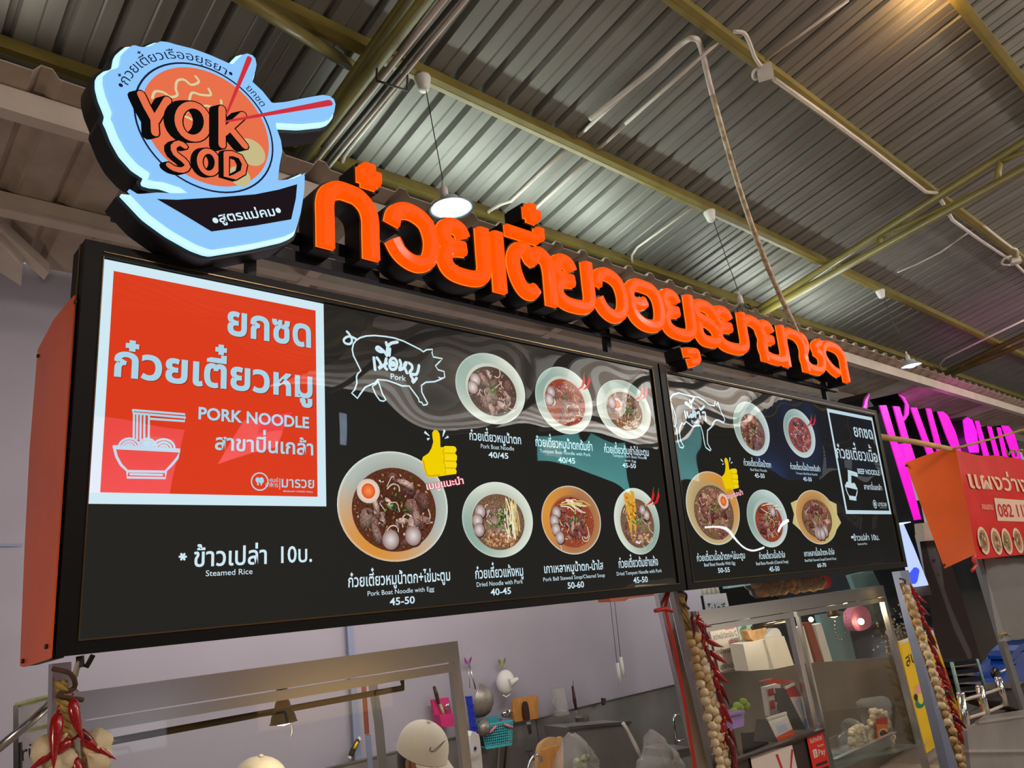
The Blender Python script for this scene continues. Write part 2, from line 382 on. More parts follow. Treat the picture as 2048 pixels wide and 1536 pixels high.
def write(mb, s, a, b, h, Y, col=None, bold=0.0, warp=None):
    """text from plane point a to b along the baseline, letter height h"""
    a = Vector(a); b = Vector(b); d = b - a; L = d.length; d.normalize()
    if abs(d.y) < .09: b.y = a.y = (a.y + b.y) / 2; d = Vector((1, 0)); L = b.x - a.x
    u = Vector((-d.y, d.x)); v, f = text2(s, bold); x0 = min(p[0] for p in v); x1 = max(p[0] for p in v)
    hh = THH if any('\u0e00' < ch < '\u0e7f' for ch in s) else LTH
    k = L / (x1 - x0); kv = h / hh; out = []
    for x, y in v:
        q = a + d * ((x - x0) * k) + u * (y * kv); out.append((q.x, Y, q.y))
    mb.add(out, f, [col or mb.col or (1, 1, 1)] * len(out))
# ================================================================ THE SETTING
rnd = random.Random(7)
# ---- main roof: corrugated sheets on purlins and trusses
PER = 0.195
def roofprofile():
    out = []
    for k in range(4):
        x = k * PER
        out += [(x, 0), (x + .05, 0), (x + .058, .006), (x + .066, 0), (x + .125, 0), (x + .136, .037), (x + .158, .037), (x + .171, 0)]
    return out + [(4 * PER, 0)]
slope = Vector((0, 1, -TR)).normalized(); rn = Vector((0, TR, 1)).normalized()
mb = MB(); prof = roofprofile(); ys = (4.6, -3.5, -11, -18.5)
for y in ys: mb.v += [Vector((px, y, zroof(y, .05))) + rn * pz for px, pz in prof]
mb.c = [(1, 1, 1)] * len(mb.v); n = len(prof)
for j in range(3):
    for i in range(n - 1): mb.f.append((j * n + i, j * n + i + 1, (j + 1) * n + i + 1, (j + 1) * n + i)); mb.mi.append(0); mb.sm.append(False)
X0R = 2.348 - .144 - 7 * 4 * PER
s0 = mb.build('roof_sheet', M['roof'], None, origin=(0, 0, 0))
ceil = MB()
for y in (3.55, 2.8, 1.79, 0.89, -0.1, -1.1, -2.1, -3.1, -4.1, -5.1, -6.1):
    pass
ceil_root = struct(thing('ceiling', None, None, (5, 2.0, zroof(2.0))))
s0.parent = ceil_root; WL[s0] = Vector((X0R, 0, 0)); s0.location = WL[s0] - WL[ceil_root]
for k in range(1, 66):
    dup(s0, ceil_root, (X0R + k * 4 * PER, 0, 0.0008 * (k % 2)))
for i, y in enumerate((3.55, 2.8, 1.79, 0.89, -0.1, -1.1, -2.1, -3.1, -4.1, -5.1, -6.1, -7.1, -8.1, -9.5, -11, -12.5, -14, -15.5, -17)):
    b = MB(); h = .075
    b.bar((-3, y, zroof(y, .05 - h / 2 - .002)), (46, y, zroof(y, .05 - h / 2 - .002)), .045, h, rn)
    b.box((11, y + .02, zroof(y, .05 - h + .0)), (28, .03, .012))
    b.build('purlin', M['olive'], ceil_root)
def truss(X):
    t = []
    b = MB(); b.tube([(X, 4.2, zroof(4.2, -.07)), (X, -18, zroof(-18, -.07))], .036, 10); t.append(b.build('truss_top_chord', M['olive'], ceil_root))
    zb = lambda y: 2.36 + (3.55 - y) * .185
    b = MB(); b.tube([(X, 3.75, zb(3.75)), (X, -18, zb(-18))], .034, 10); b.build('truss_bottom_chord', M['olive'], ceil_root)
    y = 3.3; k = 0
    while y > -6:
        b = MB(); b.tube([(X, y, zb(y)), (X, y - .06, zroof(y, -.08))], .024, 8); b.build('truss_post', M['olive'], ceil_root)
        b = MB(); b.tube([(X, y - .06, zroof(y, -.09)), (X, y - .95, zb(y - .95))], .022, 8); b.build('truss_web', M['olive'], ceil_root)
        y -= .98
for X in (1.8, 6.65, 11.6, 16.5, 21.4, 26.2, 31.1, 36, 40.8): truss(X)
b = MB(); b.tube([atx(705, 133, 1.8), atroof(500, 5, -.2), atroof(380, -60, -.2)], .03, 8); b.build('roof_brace', M['olive'], ceil_root)

# ---- wall, floor, hall behind the camera
G = UPV.normalized(); FX = Vector((1, 0, 0)); FY = Vector((0, 1, -.0507)).normalized()
def fl(x, y): # floor point under (x, y)
    return Vector((x, y, -1.7 + .0406 * x - .0507 * y))
b = MB()
for i in range(-8, 40):
    for j in range(-14, 8):
        a0, a1, b0, b1 = i * .6 + .004, i * .6 + .596, j * .6 + .004, j * .6 + .596
        b.prism([fl(a0, b0), fl(a1, b0), fl(a1, b1), fl(a0, b1)], (0, 0, -.01))
b.cur = 0
flo = b.build('floor_tile', M['floor'], None); 
flr = struct(thing('floor', None, None, fl(5, 0))); flo.parent = flr; flo.location = WL[flo] - WL[flr]; flo['kind'] = 'stuff'
g = MB(); g.prism([fl(-5, -18), fl(46, -18), fl(46, 5), fl(-5, 5)], (0, 0, -.05)); gg = g.build('grout_bed', M['brown'], flr); gg.location.z -= .06

XWE = atp(1403, 1190, 4.4).x
b = MB(); b.prism([(-4, 4.4 - .06, -1.95), (XWE, 4.4 - .06, -1.7), (XWE, 4.4 + .09, 1.86), (-4, 4.4 + .09, 1.86)], (0, .12, 0)); wl = struct(b.build('wall_back', M['lilac']))
# panel joint strip on the left part of the wall
b = MB(); b.prism([atp(0, 1087, 4.385), atp(45, 1087, 4.385), atp(45, 1093, 4.385), atp(0, 1093, 4.385)], (0, .01, 0)); struct(b.build('trim_1', M['stripblue']))
b = MB(); b.prism([atp(694, 1240, 4.38), atp(705, 1240, 4.38), atp(724, 1530, 4.38), atp(711, 1530, 4.38)], (0, .02, 0)); struct(b.build('trim_2', M['stripblue']))
# splashback panels of stainless steel
sp = thing('splashback', 'stainless steel splashback sheets on the lower part of the lilac wall', 'splashback', atp(1100, 1500, 4.37))
for (x0, y0, x1, y1) in ((618, 1556, 885, 1458.5), (885, 1458.5, 1071, 1437), (1072, 1436.8, 1400, 1362)):
    p0 = atp(x0, y0, 4.37); p1 = atp(x1, y1, 4.37)
    if x0 == 885: p0 = atp(885, 1466, 4.37); p1 = atp(1071, 1440.5, 4.37)
    zt = -.93 
    lo = -1.62
    b = MB(); q0 = Vector((p0.x, 4.37 + .0507 * zt, zt + .0)); q1 = Vector((p1.x, 4.37 + .0507 * zt, zt))
    b.prism([q0, q1, q1 - G * .75, q0 - G * .75], (0, .012, 0)); b.build('steel_sheet', M['steeldull'], sp)
    b = MB(); b.bar(q0 + Vector((0, -.005, .0)), q1 + Vector((0, -.005, .0)), .02, .008); b.build('edge_trim', M['steel'], sp)

# ---- lower awning roof above the stalls
aw = thing('awning', 'low painted corrugated awning roof running above the stalls on pale beams', 'awning', (4, 4.2, zawn(4.2)))
PA = 0.235
def awp(nr):
    out = []
    for k in range(nr):
        x = k * PA; out += [(x, 0), (x + .13, 0), (x + .155, .034), (x + .195, .034), (x + .22, 0)]
    return out + [(nr * PA, 0)]
mb = MB(); prof = awp(4)
for y in (3.0, 4.38): mb.v += [Vector((px, y, zawn(y) + pz)) for px, pz in prof]
for px, pz in prof: mb.v.append(Vector((px, 3.0, zawn(3.0) + pz + .006)))
for px, pz in prof: mb.v.append(Vector((px, 4.38, zawn(4.38) + pz + .006)))
mb.c = [(1, 1, 1)] * len(mb.v); n = len(prof)
for i in range(n - 1):
    for f in ((i, i + 1, n + i + 1, n + i), (2 * n + i, 3 * n + i, 3 * n + i + 1, 2 * n + i + 1), (i, 2 * n + i, 2 * n + i + 1, i + 1)): mb.f.append(f); mb.mi.append(0); mb.sm.append(False)
a0 = mb.build('awning_sheet', M['awn'], aw, origin=(0, 0, 0)); xs = 3.534 - .175 - 4 * PA * 7
WL[a0] = Vector((xs, 0, 0)); a0.location = WL[a0] - WL[aw]
for k in range(1, 28): dup(a0, aw, (xs + k * 4 * PA, 0, .001 * (k % 2)))
for y, w, h in ((3.15, .075, .10), (3.83, .09, .085)):
    b = MB(); b.box((9, y, zawn(y, -h / 2)), (26, w, h)); b.box((9, y - w / 2 - .004, zawn(y, -h)), (26, .012, .014)); b.build('beam', M['awnbeam'], aw)
for X in (-.45, 2.0, 4.0, 6.87, 9.4, 12.3, 15):
    b = MB(); b.bar((X, 3.12, zawn(3.12, -.045)), (X, 4.38, zawn(4.38, -.05)), .075, .09, (0, 0, 1)); b.build('rafter', M['awnbeam'], aw)
b = MB(); b.prism([atawn(0, 455, -.1), atawn(98, 545, -.1), atawn(88, 560, -.1), atawn(0, 478, -.1)], (0, 0, .05)); b.build('corner_brace', M['awnbeam'], aw)
b = MB(); b.prism([atawn(0, 488, -.16), atawn(44, 534, -.16), atawn(42, 572, -.16), atawn(0, 545, -.16)], (0, 0, .09)); b.build('corner_brace', M['awnbeam'], aw)

# ---- conduits, boxes on the roof
def conduit(pts, r=.011, name='conduit', label=None, mat_=None, off=-.01, nn=8):
    b = MB(); b.tube([p if isinstance(p, Vector) else atroof(*p, off) for p in pts], r, nn)
    o = b.build(name, mat_ or M['conduit']); tag(o, label, 'conduit', None); return o
conduit([(826, 134), (758, 222), (700, 295), (688, 312), (680, 335)], .013, label='pale conduit under the roof left of the lit pendant lamp')
conduit([(1300, 142), (1232, 203), (1156, 273)], .012, label='upper pale conduit, topmost of the pair crossing the middle purlin', off=.02)
conduit([(1146, 287), (1080, 347), (1022, 402), (1000, 409), (978, 422), (970, 440)], .012, label='pale bent conduit dropping towards the awning behind the orange letters')
conduit([(1300, 204), (1203, 293), (1190, 300)], .011, label='lower pale conduit of the pair crossing the middle purlin', off=.02)
conduit([(1184, 313), (1130, 362), (1078, 410), (1055, 432)], .011, label='thin conduit right of the bent one, ending near the tone mark')
conduit([(1697, 0), (1620, 56), (1533, 119)], .009, label='thin conduit running up from the near junction box to the top edge', off=.02)
conduit([(1443, 78), (1350, 160), (1250, 248)], .011, label='pale conduit right behind the bent white pipe')
conduit([(1396, 406), (1330, 455), (1275, 494), (1264, 510), (1264, 528)], .010, label='thin conduit ending above the middle of the orange letters')
conduit([(1548, 158), (1640, 223), (1740, 297), (1852, 384), (1874, 386), (1905, 440), (1960, 480), (2028, 525), (2048, 545)], .015, label='long pale conduit clipped along the far purlin between two junction boxes', off=-.05)
conduit([(1794, 545), (1830, 530), (1880, 505), (1948, 457)], .009, label='thin sagging white cable above the far pendant cup', off=.0)
conduit([(1880, 739), (1880, 728), (1890, 717), (1973, 676), (2048, 640)], .013, label='bent conduit at the right, upper of two', off=-.03)
conduit([(1901, 744), (1975, 715), (2048, 684)], .012, label='straight conduit at the right, lower of two', off=-.03)
for k, (dx, m_, r, lb) in enumerate(((0, 'conduit', .016, 'pale cable duct strapped along the left roof truss'), (.05, 'cord', .014, 'dark corrugated hose strapped along the left roof truss'), (.085, 'conduit', .013, 'thin pale duct at the outer side of the left truss bundle'))):
    b = MB(); X = 1.86 + dx; b.tube([(X, 4.0, 2.25), (X, 3.3, 2.39), (X, 2.4, 2.555), (X, 1.6, 2.70)], r, 8); tag(b.build('cable_duct', M[m_]), lb, 'cable duct')
b = MB(); b.tube([(1.80, 2.72, 2.42), (1.80, 2.70, 2.58), (1.98, 2.70, 2.60), (1.98, 2.72, 2.44), (1.80, 2.72, 2.42)], .006, 6); tag(b.build('cable_tie', M['cord']), 'black strap around the cable ducts on the left truss', 'strap')
def jbox(px, py, s, label, loops):
    c = atroof(px, py, -.09); t = thing('junction_box', label, 'junction box', c)
    b = MB(); b.box(c, (s, s, s * .6), (Vector((.9, .43, 0)).normalized(), Vector((-.43, .9, 0)).normalized(), Vector((0, 0, 1)))); b.build('box', M['conduit'], t)
    b = MB(); b.box(c - Vector((0, 0, s * .32)), (s * 1.06, s * 1.06, s * .1), (Vector((.9, .43, 0)).normalized(), Vector((-.43, .9, 0)).normalized(), Vector((0, 0, 1)))); b.build('cover', M['conduit'], t)
    for lp in loops:
        b = MB(); b.tube(smooth2([atroof(*p, -.08) for p in lp], 4), .011, 8); b.build('hose', M['conduit'], t)
jbox(1530, 143, .085, 'white junction box under the purlin beside the bent pipe', [[(1468, 63), (1488, 66), (1500, 88), (1510, 115), (1522, 132)], [(1520, 134), (1508, 142), (1508, 156), (1526, 156)]])
jbox(2031, 521, .085, 'white junction box at the right edge of the roof', [[(2025, 496), (2034, 500), (2036, 514)], [(2022, 512), (2010, 516), (2004, 528), (2024, 530)], [(1968, 452), (2000, 478), (2024, 496)]])
b = MB(); P = smooth2([atroof(1180, 238, -.02), atroof(1210, 214, -.03), atroof(1300, 143, -.04), atroof(1362, 88, -.06), atroof(1388, 77, -.10), at(1402, 96, 1.93), at(1425, 190, 1.97), at(1478, 375, 2.06), at(1522, 500, 2.15), at(1560, 590, 2.22), at(1592, 660, 2.28), at(1634, 765, 2.36), at(1672, 830, 2.42)], 5)
bp = thing('bent_pipe', 'bent white pipe with chipped paint dropping from the roof behind the orange letters', 'pipe', P[-1])
b.tube(P[:31], .016, 10); b.build('upper_pipe', M['conduit'], bp); b = MB(); b.tube(P[30:], .016, 10); b.build('chipped_pipe', M['rust'], bp)

# ---- pendant lamps
def pendant(px, py, kx, ky, label, lit=True, shade=True, Yp=2.8, r=.118):
    top = at(px, py, Yp); bot = at(kx, ky, Yp - .0) ; bot = Vector((bot.x, top.y + (bot.z - top.z) * .0507, bot.z))
    t = thing('pendant_lamp', label, 'lamp', bot)
    b = MB(); b.lathe([(0, .0), (.022, 0), (.030, .012), (.046, .075), (.044, .088), (0, .088)], top - Vector((0, 0, .105)), UPV, 16); b.build('ceiling_cup', M['white'], t)
    b = MB(); b.tube([top, top + (bot - top) * .5 + Vector((.003, 0, 0)), bot + Vector((0, 0, .05))], .003, 6); b.build('cord', M['cord'], t)
    b = MB(); b.lathe([(0, .07), (.008, .07), (.010, .035), (.020, .03), (.022, -.03), (.0, -.03)], bot, UPV, 12); b.build('lamp_holder', M['white'], t)
    TL = Vector(UPV).normalized(); bot = bot + Vector((.035, 0, 0))
    if shade:
        b = MB(); b.lathe([(.02, .02), (.045, .012), (.05, -.008), (r * .8, -.035), (r, -.048), (r, -.052), (r * .78, -.040), (.045, -.016), (.018, .0)], bot - TL * .03, TL, 28)
        b.build('lamp_shade', M['lampwhite'], t)
        b = MB(); b.lathe([(0, -.068), (.03, -.064), (.055, -.05), (.06, -.035), (.04, -.015)], bot - TL * .03, TL, 20); b.build('led_bulb', M['bulb'] if lit else M['white'], t)
        if lit: light('POINT', bot - UPV * .085, 5.5, (.85, 1, .97), .05, name='pendant_light')
    else:
        b = MB(); b.lathe([(.022, -.03), (.024, -.05), (.02, -.075), (0, -.08)], bot, UPV, 12); b.build('bulb', M['glassgreen'], t)
        for k in range(8):
            a = k * math.pi / 4; b = MB(); b.tube([bot + Vector((.025 * math.cos(a), .025 * math.sin(a), -.03)), bot + Vector((.05 * math.cos(a), .05 * math.sin(a), -.05)), bot + Vector((.055 * math.cos(a), .055 * math.sin(a), -.08))], .003, 5); b.build('cage_wire', M['cord'], t)
pendant(846, 148, 880, 392, 'lit white pendant lamp hanging behind the big orange letters at left')
pendant(1419, 418, 1472, 603, 'unlit pendant with a wire cage behind the orange letters, second from left', shade=False)
pendant(1760, 577, 1808, 718, 'lit small pendant lamp above the magenta sign at right', r=.105)
# ================================================================ THE TWO BACKLIT MENU BOARDS
YB = 2.20                                    # printed film
BX0, BXM0, BXM1, BX1 = 0.476, 3.042, 3.056, 5.600
BZ0, BZ1 = -0.085, 1.012
WHT = s2l(214, 240, 250); CY = s2l(176, 218, 236); RED = s2l(226, 62, 30); BLK = s2l(38, 36, 33)
def p2(x, y, Y=YB):
    q = at(x, y, Y); return Vector((q.x, q.z))
class Pen:                                   # one printed element: a flat piece of coloured film on the board
    lay = 0
    def __init__(s, c=None, Y=YB):
        s.mb = MB(); s.C = c or (lambda x, y: (x, y)); Pen.lay += 1; s.Y = Y - .0006 - Pen.lay * 2.2e-5; s.Yt = Y
    def P(s, x, y): return p2(*s.C(x, y), s.Yt)
    def up(s, d=1.2e-5): s.Y -= d; return s
    def text(s, t, a, b, top, col=None, bold=0.01):
        A, B, T = s.P(*a), s.P(*b), s.P(*top); d = (B - A).normalized(); h = (T - A).dot(Vector((-d.y, d.x)))
        write(s.mb, t, A, B, abs(h), s.Y, col or WHT, bold); return s
    def line(s, pts, w, col=None, closed=False, k=1):
        P = [s.P(*p) for p in pts]
        if k > 1: P = smooth2(P, k, closed)
        ribbon(s.mb, P, w, s.Y, col or WHT, closed); return s
    def poly(s, pts, col, k=1):
        P = [s.P(*p) for p in pts]
        if k > 1: P = smooth2(P, k, True)
        poly2(s.mb, P, s.Y, col); return s
    def done(s, name, parent, mats='print', label=None):
        o = s.mb.build(name, M[mats], parent)
        if label: o['label'] = label
        return o

def board(x0, x1, label):
    t = thing('menu_board', label, 'menu board', ((x0 + x1) / 2, YB, BZ0))
    fl_, fr, ft, fb = .047, .047, .040, .032
    F = MB()
    ys, ye = YB - .016, YB + .11
    for a, b, c, d in ((x0, x0 + fl_, BZ0, BZ1), (x1 - fr, x1, BZ0, BZ1), (x0 + fl_, x1 - fr, BZ1 - ft, BZ1), (x0 + fl_, x1 - fr, BZ0, BZ0 + fb)):
        F.box(((a + b) / 2, (ys + ye) / 2, (c + d) / 2), (b - a, ye - ys, d - c))
    F.build('frame', M['black'], t)
    B = MB(); B.box(((x0 + x1) / 2, YB + .112, (BZ0 + BZ1) / 2), (x1 - x0 - .02, .02, BZ1 - BZ0 - .02)); B.build('back_panel', M['black'], t)
    L = MB(); a, b, c, d = x0 + fl_, x1 - fr, BZ0 + fb, BZ1 - ft
    for cx, cz, sx, sz in (((a + b) / 2, c + .002, b - a, .004), ((a + b) / 2, d + .012, b - a, .003), (a + .001, (c + d) / 2, .003, d - c), (b - .001, (c + d) / 2, .003, d - c)):
        L.box((cx, ys - .001, cz), (sx, .004, sz))
    L.box((x0 - .0015, YB + .03, (BZ0 + BZ1) / 2), (.003, .012, BZ1 - BZ0))
    L.build('metal_lip', M['lip'], t)
    P = MB(); rect2(P, a, c, b, d, YB, BLK); P.build('printed_film', M['print'], t)
    P = MB(); P.box(((a + b) / 2, YB - .0065, (c + d) / 2), (b - a, .002, d - c)); P.build('acrylic_pane', M['pane'], t)
    return t
LB = board(BX0, BXM0, 'large black backlit menu board at left, pork dishes beside a red panel')
RB = board(BXM1, BX1, 'black backlit menu board at right, beef dishes and a cow outline')

# -- flat food pictures
FOODC = dict(
    broth=(s2l(70, 36, 26), s2l(96, 52, 34)), red=(s2l(134, 52, 36), s2l(160, 74, 50)), dry=(s2l(150, 120, 92), s2l(120, 88, 66)), dark=(s2l(54, 40, 34), s2l(74, 52, 44)))
MEAT = [s2l(150, 112, 100), s2l(176, 140, 126), s2l(122, 82, 74), s2l(198, 164, 150), s2l(140, 98, 88)]
BEEF = [s2l(150, 88, 82), s2l(178, 110, 100), s2l(120, 72, 66), s2l(196, 146, 124), s2l(160, 110, 86)]
def blob(mb, c, r, Y, col, rng, asp=1.0, ang=None, n=9):
    ang = rng.uniform(0, 6.28) if ang is None else ang
    ca, sa = math.cos(ang), math.sin(ang); vs = [(c[0], Y, c[1])]; col = tuple(col[:3]); cc = [tuple(min(1, q * 1.3) for q in col) + (1,)]
    for k in range(n):
        t = 2 * math.pi * k / n; q = r * rng.uniform(.72, 1.15); x, z = q * math.cos(t), q * asp * math.sin(t)
        vs.append((c[0] + x * ca - z * sa, Y, c[1] + x * sa + z * ca)); f = .55 + .35 * math.sin(t + ang); cc.append(tuple(q_ * f for q_ in col) + (1,))
    mb.add(vs, [(0, 1 + k, 1 + (k + 1) % n) for k in range(n)], cc)
def bowl(parent, C, L, R, T, B, seed, bowlcol, side, food, meat, balls=2, n_meat=16, herb=10, sprouts=0, crumbs=0, egg=None, inner=None, off=(0, 0), fill=.70, handles=False, wonton=False, big=False):
    rng = random.Random(seed); pen = Pen(C)
    a, b, t_, b_ = pen.P(*L), pen.P(*R), pen.P(*T), pen.P(*B)
    c = (a + b + t_ + b_) / 4; rx = (b.x - a.x) / 2; rz = (t_.y - b_.y) / 2; mb = pen.mb; n = 56
    if handles:
        for sx in (-1, 1):
            poly2(mb, [(c.x + sx * rx * .74, c.y + rz * .62), (c.x + sx * rx * 1.04, c.y + rz * .50), (c.x + sx * rx * .98, c.y + rz * .1), (c.x + sx * rx * 1.10, c.y - rz * .22), (c.x + sx * rx * .8, c.y - rz * .5)], pen.Y, side[:3]); 
        pen.up(); rx *= .93
    rings = [(1, 0, s2l(226, 236, 226)), (.955, 0, bowlcol), (.86, .10, tuple(q * .93 for q in bowlcol)), (.74, .32, tuple(q * .80 for q in bowlcol))]
    ox, oz = off[0] * rx, off[1] * rz - .06 * rz
    vs = []; cs = []
    for q, sh, col in rings:
        for k in range(n):
            th = 2 * math.pi * k / n; w = max(0, math.cos(th - side[3])) if len(side) > 3 else 0
            col2 = tuple(u * (1 - w ** 1.0 * (1 if q < .97 else .5)) + v * (w ** 1.0 * (1 if q < .97 else .5)) for u, v in zip(col, side[:3]))
            vs.append((c.x + ox * sh + q * rx * math.cos(th), pen.Y, c.y + oz * sh + q * rz * math.sin(th))); cs.append(col2)
    mb.add(vs, [(i * n + k, i * n + (k + 1) % n, (i + 1) * n + (k + 1) % n, (i + 1) * n + k) for i in range(3) for k in range(n)], cs)
    fx, fz = rx * fill, rz * fill; fc = Vector((c.x + ox * .45, c.y + oz * .6 - .03 * rz))
    pen.up(); b0, b1 = FOODC[food]
    disc(mb, (c.x + ox * .34, c.y + oz * .34), rx * .745, rz * .745, pen.Y, n, tuple(q * .8 for q in bowlcol)); pen.up()
    disc(mb, fc, fx, fz, pen.Y, n, (*b0, .9), (*b1, .9)); pen.up()
    def pt(q=1.0, lo=0):
        t = rng.uniform(0, 6.28); u = math.sqrt(rng.uniform(lo, 1)) * q; return Vector((fc.x + fx * u * math.cos(t), fc.y + fz * u * math.sin(t)))
    for k in range(160 if big else 90):      # bits floating in the broth
        col = rng.choice([s2l(170, 120, 60), s2l(120, 76, 40), s2l(200, 160, 110), s2l(60, 30, 22), s2l(110, 110, 50), s2l(230, 210, 180)])
        blob(mb, pt(.94), rng.uniform(.003, .008), pen.Y, col, rng, .45, n=6); pen.up(2e-7)
    for k in range(8):                       # noodles
        p = pt(.8); ang = rng.uniform(0, 6.28); pts = [p + Vector((math.cos(ang + j * .5), math.sin(ang + j * .5))) * (.012 * j) for j in range(5)]
        ribbon(mb, smooth2(pts, 3), .0045, pen.Y, s2l(214, 196, 178)); pen.up(4e-7)
    for k in range(int(n_meat * 2.6)):
        p = pt(.8); mc = rng.choice(meat); sh = rng.choice((.62, .85, 1, 1.15)); blob(mb, p, rx * rng.uniform(.06, .19), pen.Y, tuple(q * sh for q in mc), rng, rng.uniform(.32, .7), n=11); pen.up(5e-7)
        if k % 4 == 0: ribbon(mb, smooth2([p, p + Vector((rng.uniform(-.03, .03), rng.uniform(-.02, .02))), p + Vector((rng.uniform(-.04, .04), rng.uniform(-.04, .04)))], 3), .0032, pen.Y, rng.choice([s2l(226, 200, 186), s2l(90, 50, 44), s2l(190, 150, 130)])); pen.up(3e-7)
        if k % 3 == 0:
            blob(mb, p + Vector((rng.uniform(-.01, .01), rng.uniform(-.01, .01))), rx * .05, pen.Y, s2l(86, 48, 40), rng, .4, n=6); pen.up(5e-7)
    if crumbs:
        for k in range(crumbs):
            p = Vector((fc.x + fx * rng.uniform(-.5, .6), fc.y - fz * rng.uniform(.42, .86)))
            if ((p.x - fc.x) / fx) ** 2 + ((p.y - fc.y) / fz) ** 2 < .92: blob(mb, p, .008, pen.Y, rng.choice([s2l(206, 150, 104), s2l(170, 112, 74), s2l(226, 184, 140)]), rng, .8, n=7); pen.up(2e-7)
    if sprouts:
        for k in range(sprouts):
            s0 = Vector((fc.x + fx * rng.uniform(.25, .7), fc.y + fz * rng.uniform(.35, .9))) if sprouts > 16 else Vector((fc.x + fx * rng.uniform(-.5, .3), fc.y + fz * rng.uniform(.62, .9)))
            d = Vector((rng.uniform(-.15, .3), -1)).normalized() * (rz * .75) if sprouts > 16 else Vector((1, rng.uniform(-.5, .2))).normalized() * rx * .5
            ribbon(mb, smooth2([s0, s0 + d * .5 + Vector((rng.uniform(-.012, .012), rng.uniform(-.01, .01))), s0 + d], 4), .0042, pen.Y, rng.choice([s2l(240, 228, 180), s2l(222, 200, 120), s2l(250, 244, 220)])); pen.up(5e-7)
    if wonton:
        for q in ((-.45, .55, .34), (-.18, .62, .26)):
            pts = [(fc.x + fx * (q[0] + u * .34), fc.y + fz * (q[1] + v * 1.1)) for u, v in ((-.6, .55), (-.1, .65), (.5, .6), (.55, 0), (.3, -.6), (.0, -1.0), (-.3, -.5))]
            poly2(mb, pts, pen.Y, s2l(226, 166, 60)); pen.up()
            for k in range(12): blob(mb, (fc.x + fx * (q[0] + rng.uniform(-.12, .12)), fc.y + fz * (q[1] + rng.uniform(-.5, .5))), .010, pen.Y, rng.choice([s2l(200, 120, 30), s2l(244, 196, 90)]), rng, .6); pen.up(3e-7)
    if egg:
        e = Vector((fc.x + egg[0] * fx, fc.y + egg[1] * fz))
        disc(mb, e, rx * .20, rz * .22, pen.Y, 18, s2l(255, 246, 236), s2l(222, 196, 176)); pen.up(); disc(mb, e, rx * .12, rz * .14, pen.Y, 14, s2l(255, 150, 80), s2l(226, 84, 30)); pen.up()
    bp = dict(left=[(-.66, .34), (-.78, .02), (-.74, -.3), (-.6, -.62)], bot=[(-.12, -.74), (.42, -.66), (0, -.8), (.2, -.8)], topr=[(.40, .52), (.62, .3)])[inner or 'left']
    for k in range(balls):
        u, v = bp[k % len(bp)]; r_ = rx * (.145 if not big else .15); e = (fc.x + u * fx, fc.y + v * fz)
        disc(mb, e, r_ * 1.08, r_ * 1.08, pen.Y, 16, s2l(70, 44, 40)); pen.up(5e-7)
        disc(mb, (e[0] - r_ * .1, e[1] + r_ * .1), r_, r_, pen.Y, 18, s2l(232, 222, 220), s2l(150, 118, 112)); pen.up(5e-7)
    for k in range(herb):
        p = fc + Vector((rng.gauss(.05, .16) * fx, rng.gauss(.08, .18) * fz)); blob(mb, p, .0085, pen.Y, rng.choice([s2l(70, 130, 50), s2l(110, 165, 70), s2l(40, 90, 40)]), rng, .5, n=6); pen.up(3e-7)
    Pen.lay += 4
    return pen.done('bowl_picture', parent, 'food')
CREAM = s2l(222, 230, 214); PALE = s2l(206, 224, 220); OR = (*s2l(222, 150, 62), 0)
def orr(a): return (*s2l(222, 150, 62), a)
def grn(a): return (*s2l(150, 176, 164), a)
C5 = crop(640, 600, 2.3278); C6 = crop(1300, 720, 3.268)
bowl(LB, C5, (624, 370), (952, 460), (750, 237), (855, 577), 1, CREAM, grn(2.6), 'dark', MEAT, balls=2, n_meat=18, herb=12, off=(.06, -.02))
bowl(LB, C5, (998, 420), (1270, 520), (1100, 303), (1180, 622), 2, CREAM, grn(2.6), 'red', BEEF, balls=2, n_meat=14, herb=6, crumbs=0, off=(.04, 0))
bowl(LB, C5, (1295, 465), (1552, 560), (1360, 362), (1455, 645), 3, CREAM, grn(1.6), 'dry', MEAT, balls=1, n_meat=9, herb=22, crumbs=40, egg=(-.4, .3), fill=.66)
bowl(LB, C5, (107, 920), (617, 960), (320, 720), (330, 1237), 4, s2l(188, 196, 186), orr(4.2), 'broth', MEAT, balls=2, n_meat=13, herb=16, egg=(-.62, .42), inner='bot', fill=.76, big=True)
bowl(LB, C5, (662, 1015), (992, 1030), (810, 845), (850, 1197), 5, CREAM, grn(3.6), 'dry', MEAT, balls=3, n_meat=9, herb=26, sprouts=22, crumbs=80, fill=.74)
bowl(LB, C5, (1033, 1010), (1310, 1030), (1150, 867), (1190, 1187), 6, s2l(186, 128, 84), orr(2.8), 'red', BEEF, balls=4, n_meat=16, herb=8, sprouts=14, fill=.74)
bowl(LB, C5, (1368, 1000), (1583, 1050), (1450, 878), (1500, 1188), 7, CREAM, grn(5.6), 'dry', MEAT, balls=2, n_meat=8, herb=16, crumbs=30, inner='topr', wonton=True, fill=.74)
bowl(RB, C6, (538, 390), (785, 520), (630, 265), (700, 620), 11, PALE, grn(2.6), 'dry', BEEF, balls=0, n_meat=20, herb=10, fill=.68, off=(.05, -.1))
bowl(RB, C6, (868, 415), (1085, 530), (940, 325), (1010, 645), 12, PALE, grn(2.6), 'red', BEEF, balls=0, n_meat=16, herb=3, fill=.72)
bowl(RB, C6, (230, 900), (588, 1000), (370, 740), (460, 1222), 13, s2l(204, 180, 130), orr(.8), 'dry', BEEF, balls=0, n_meat=26, herb=18, egg=(.55, .42), fill=.74, off=(.0, -.1))
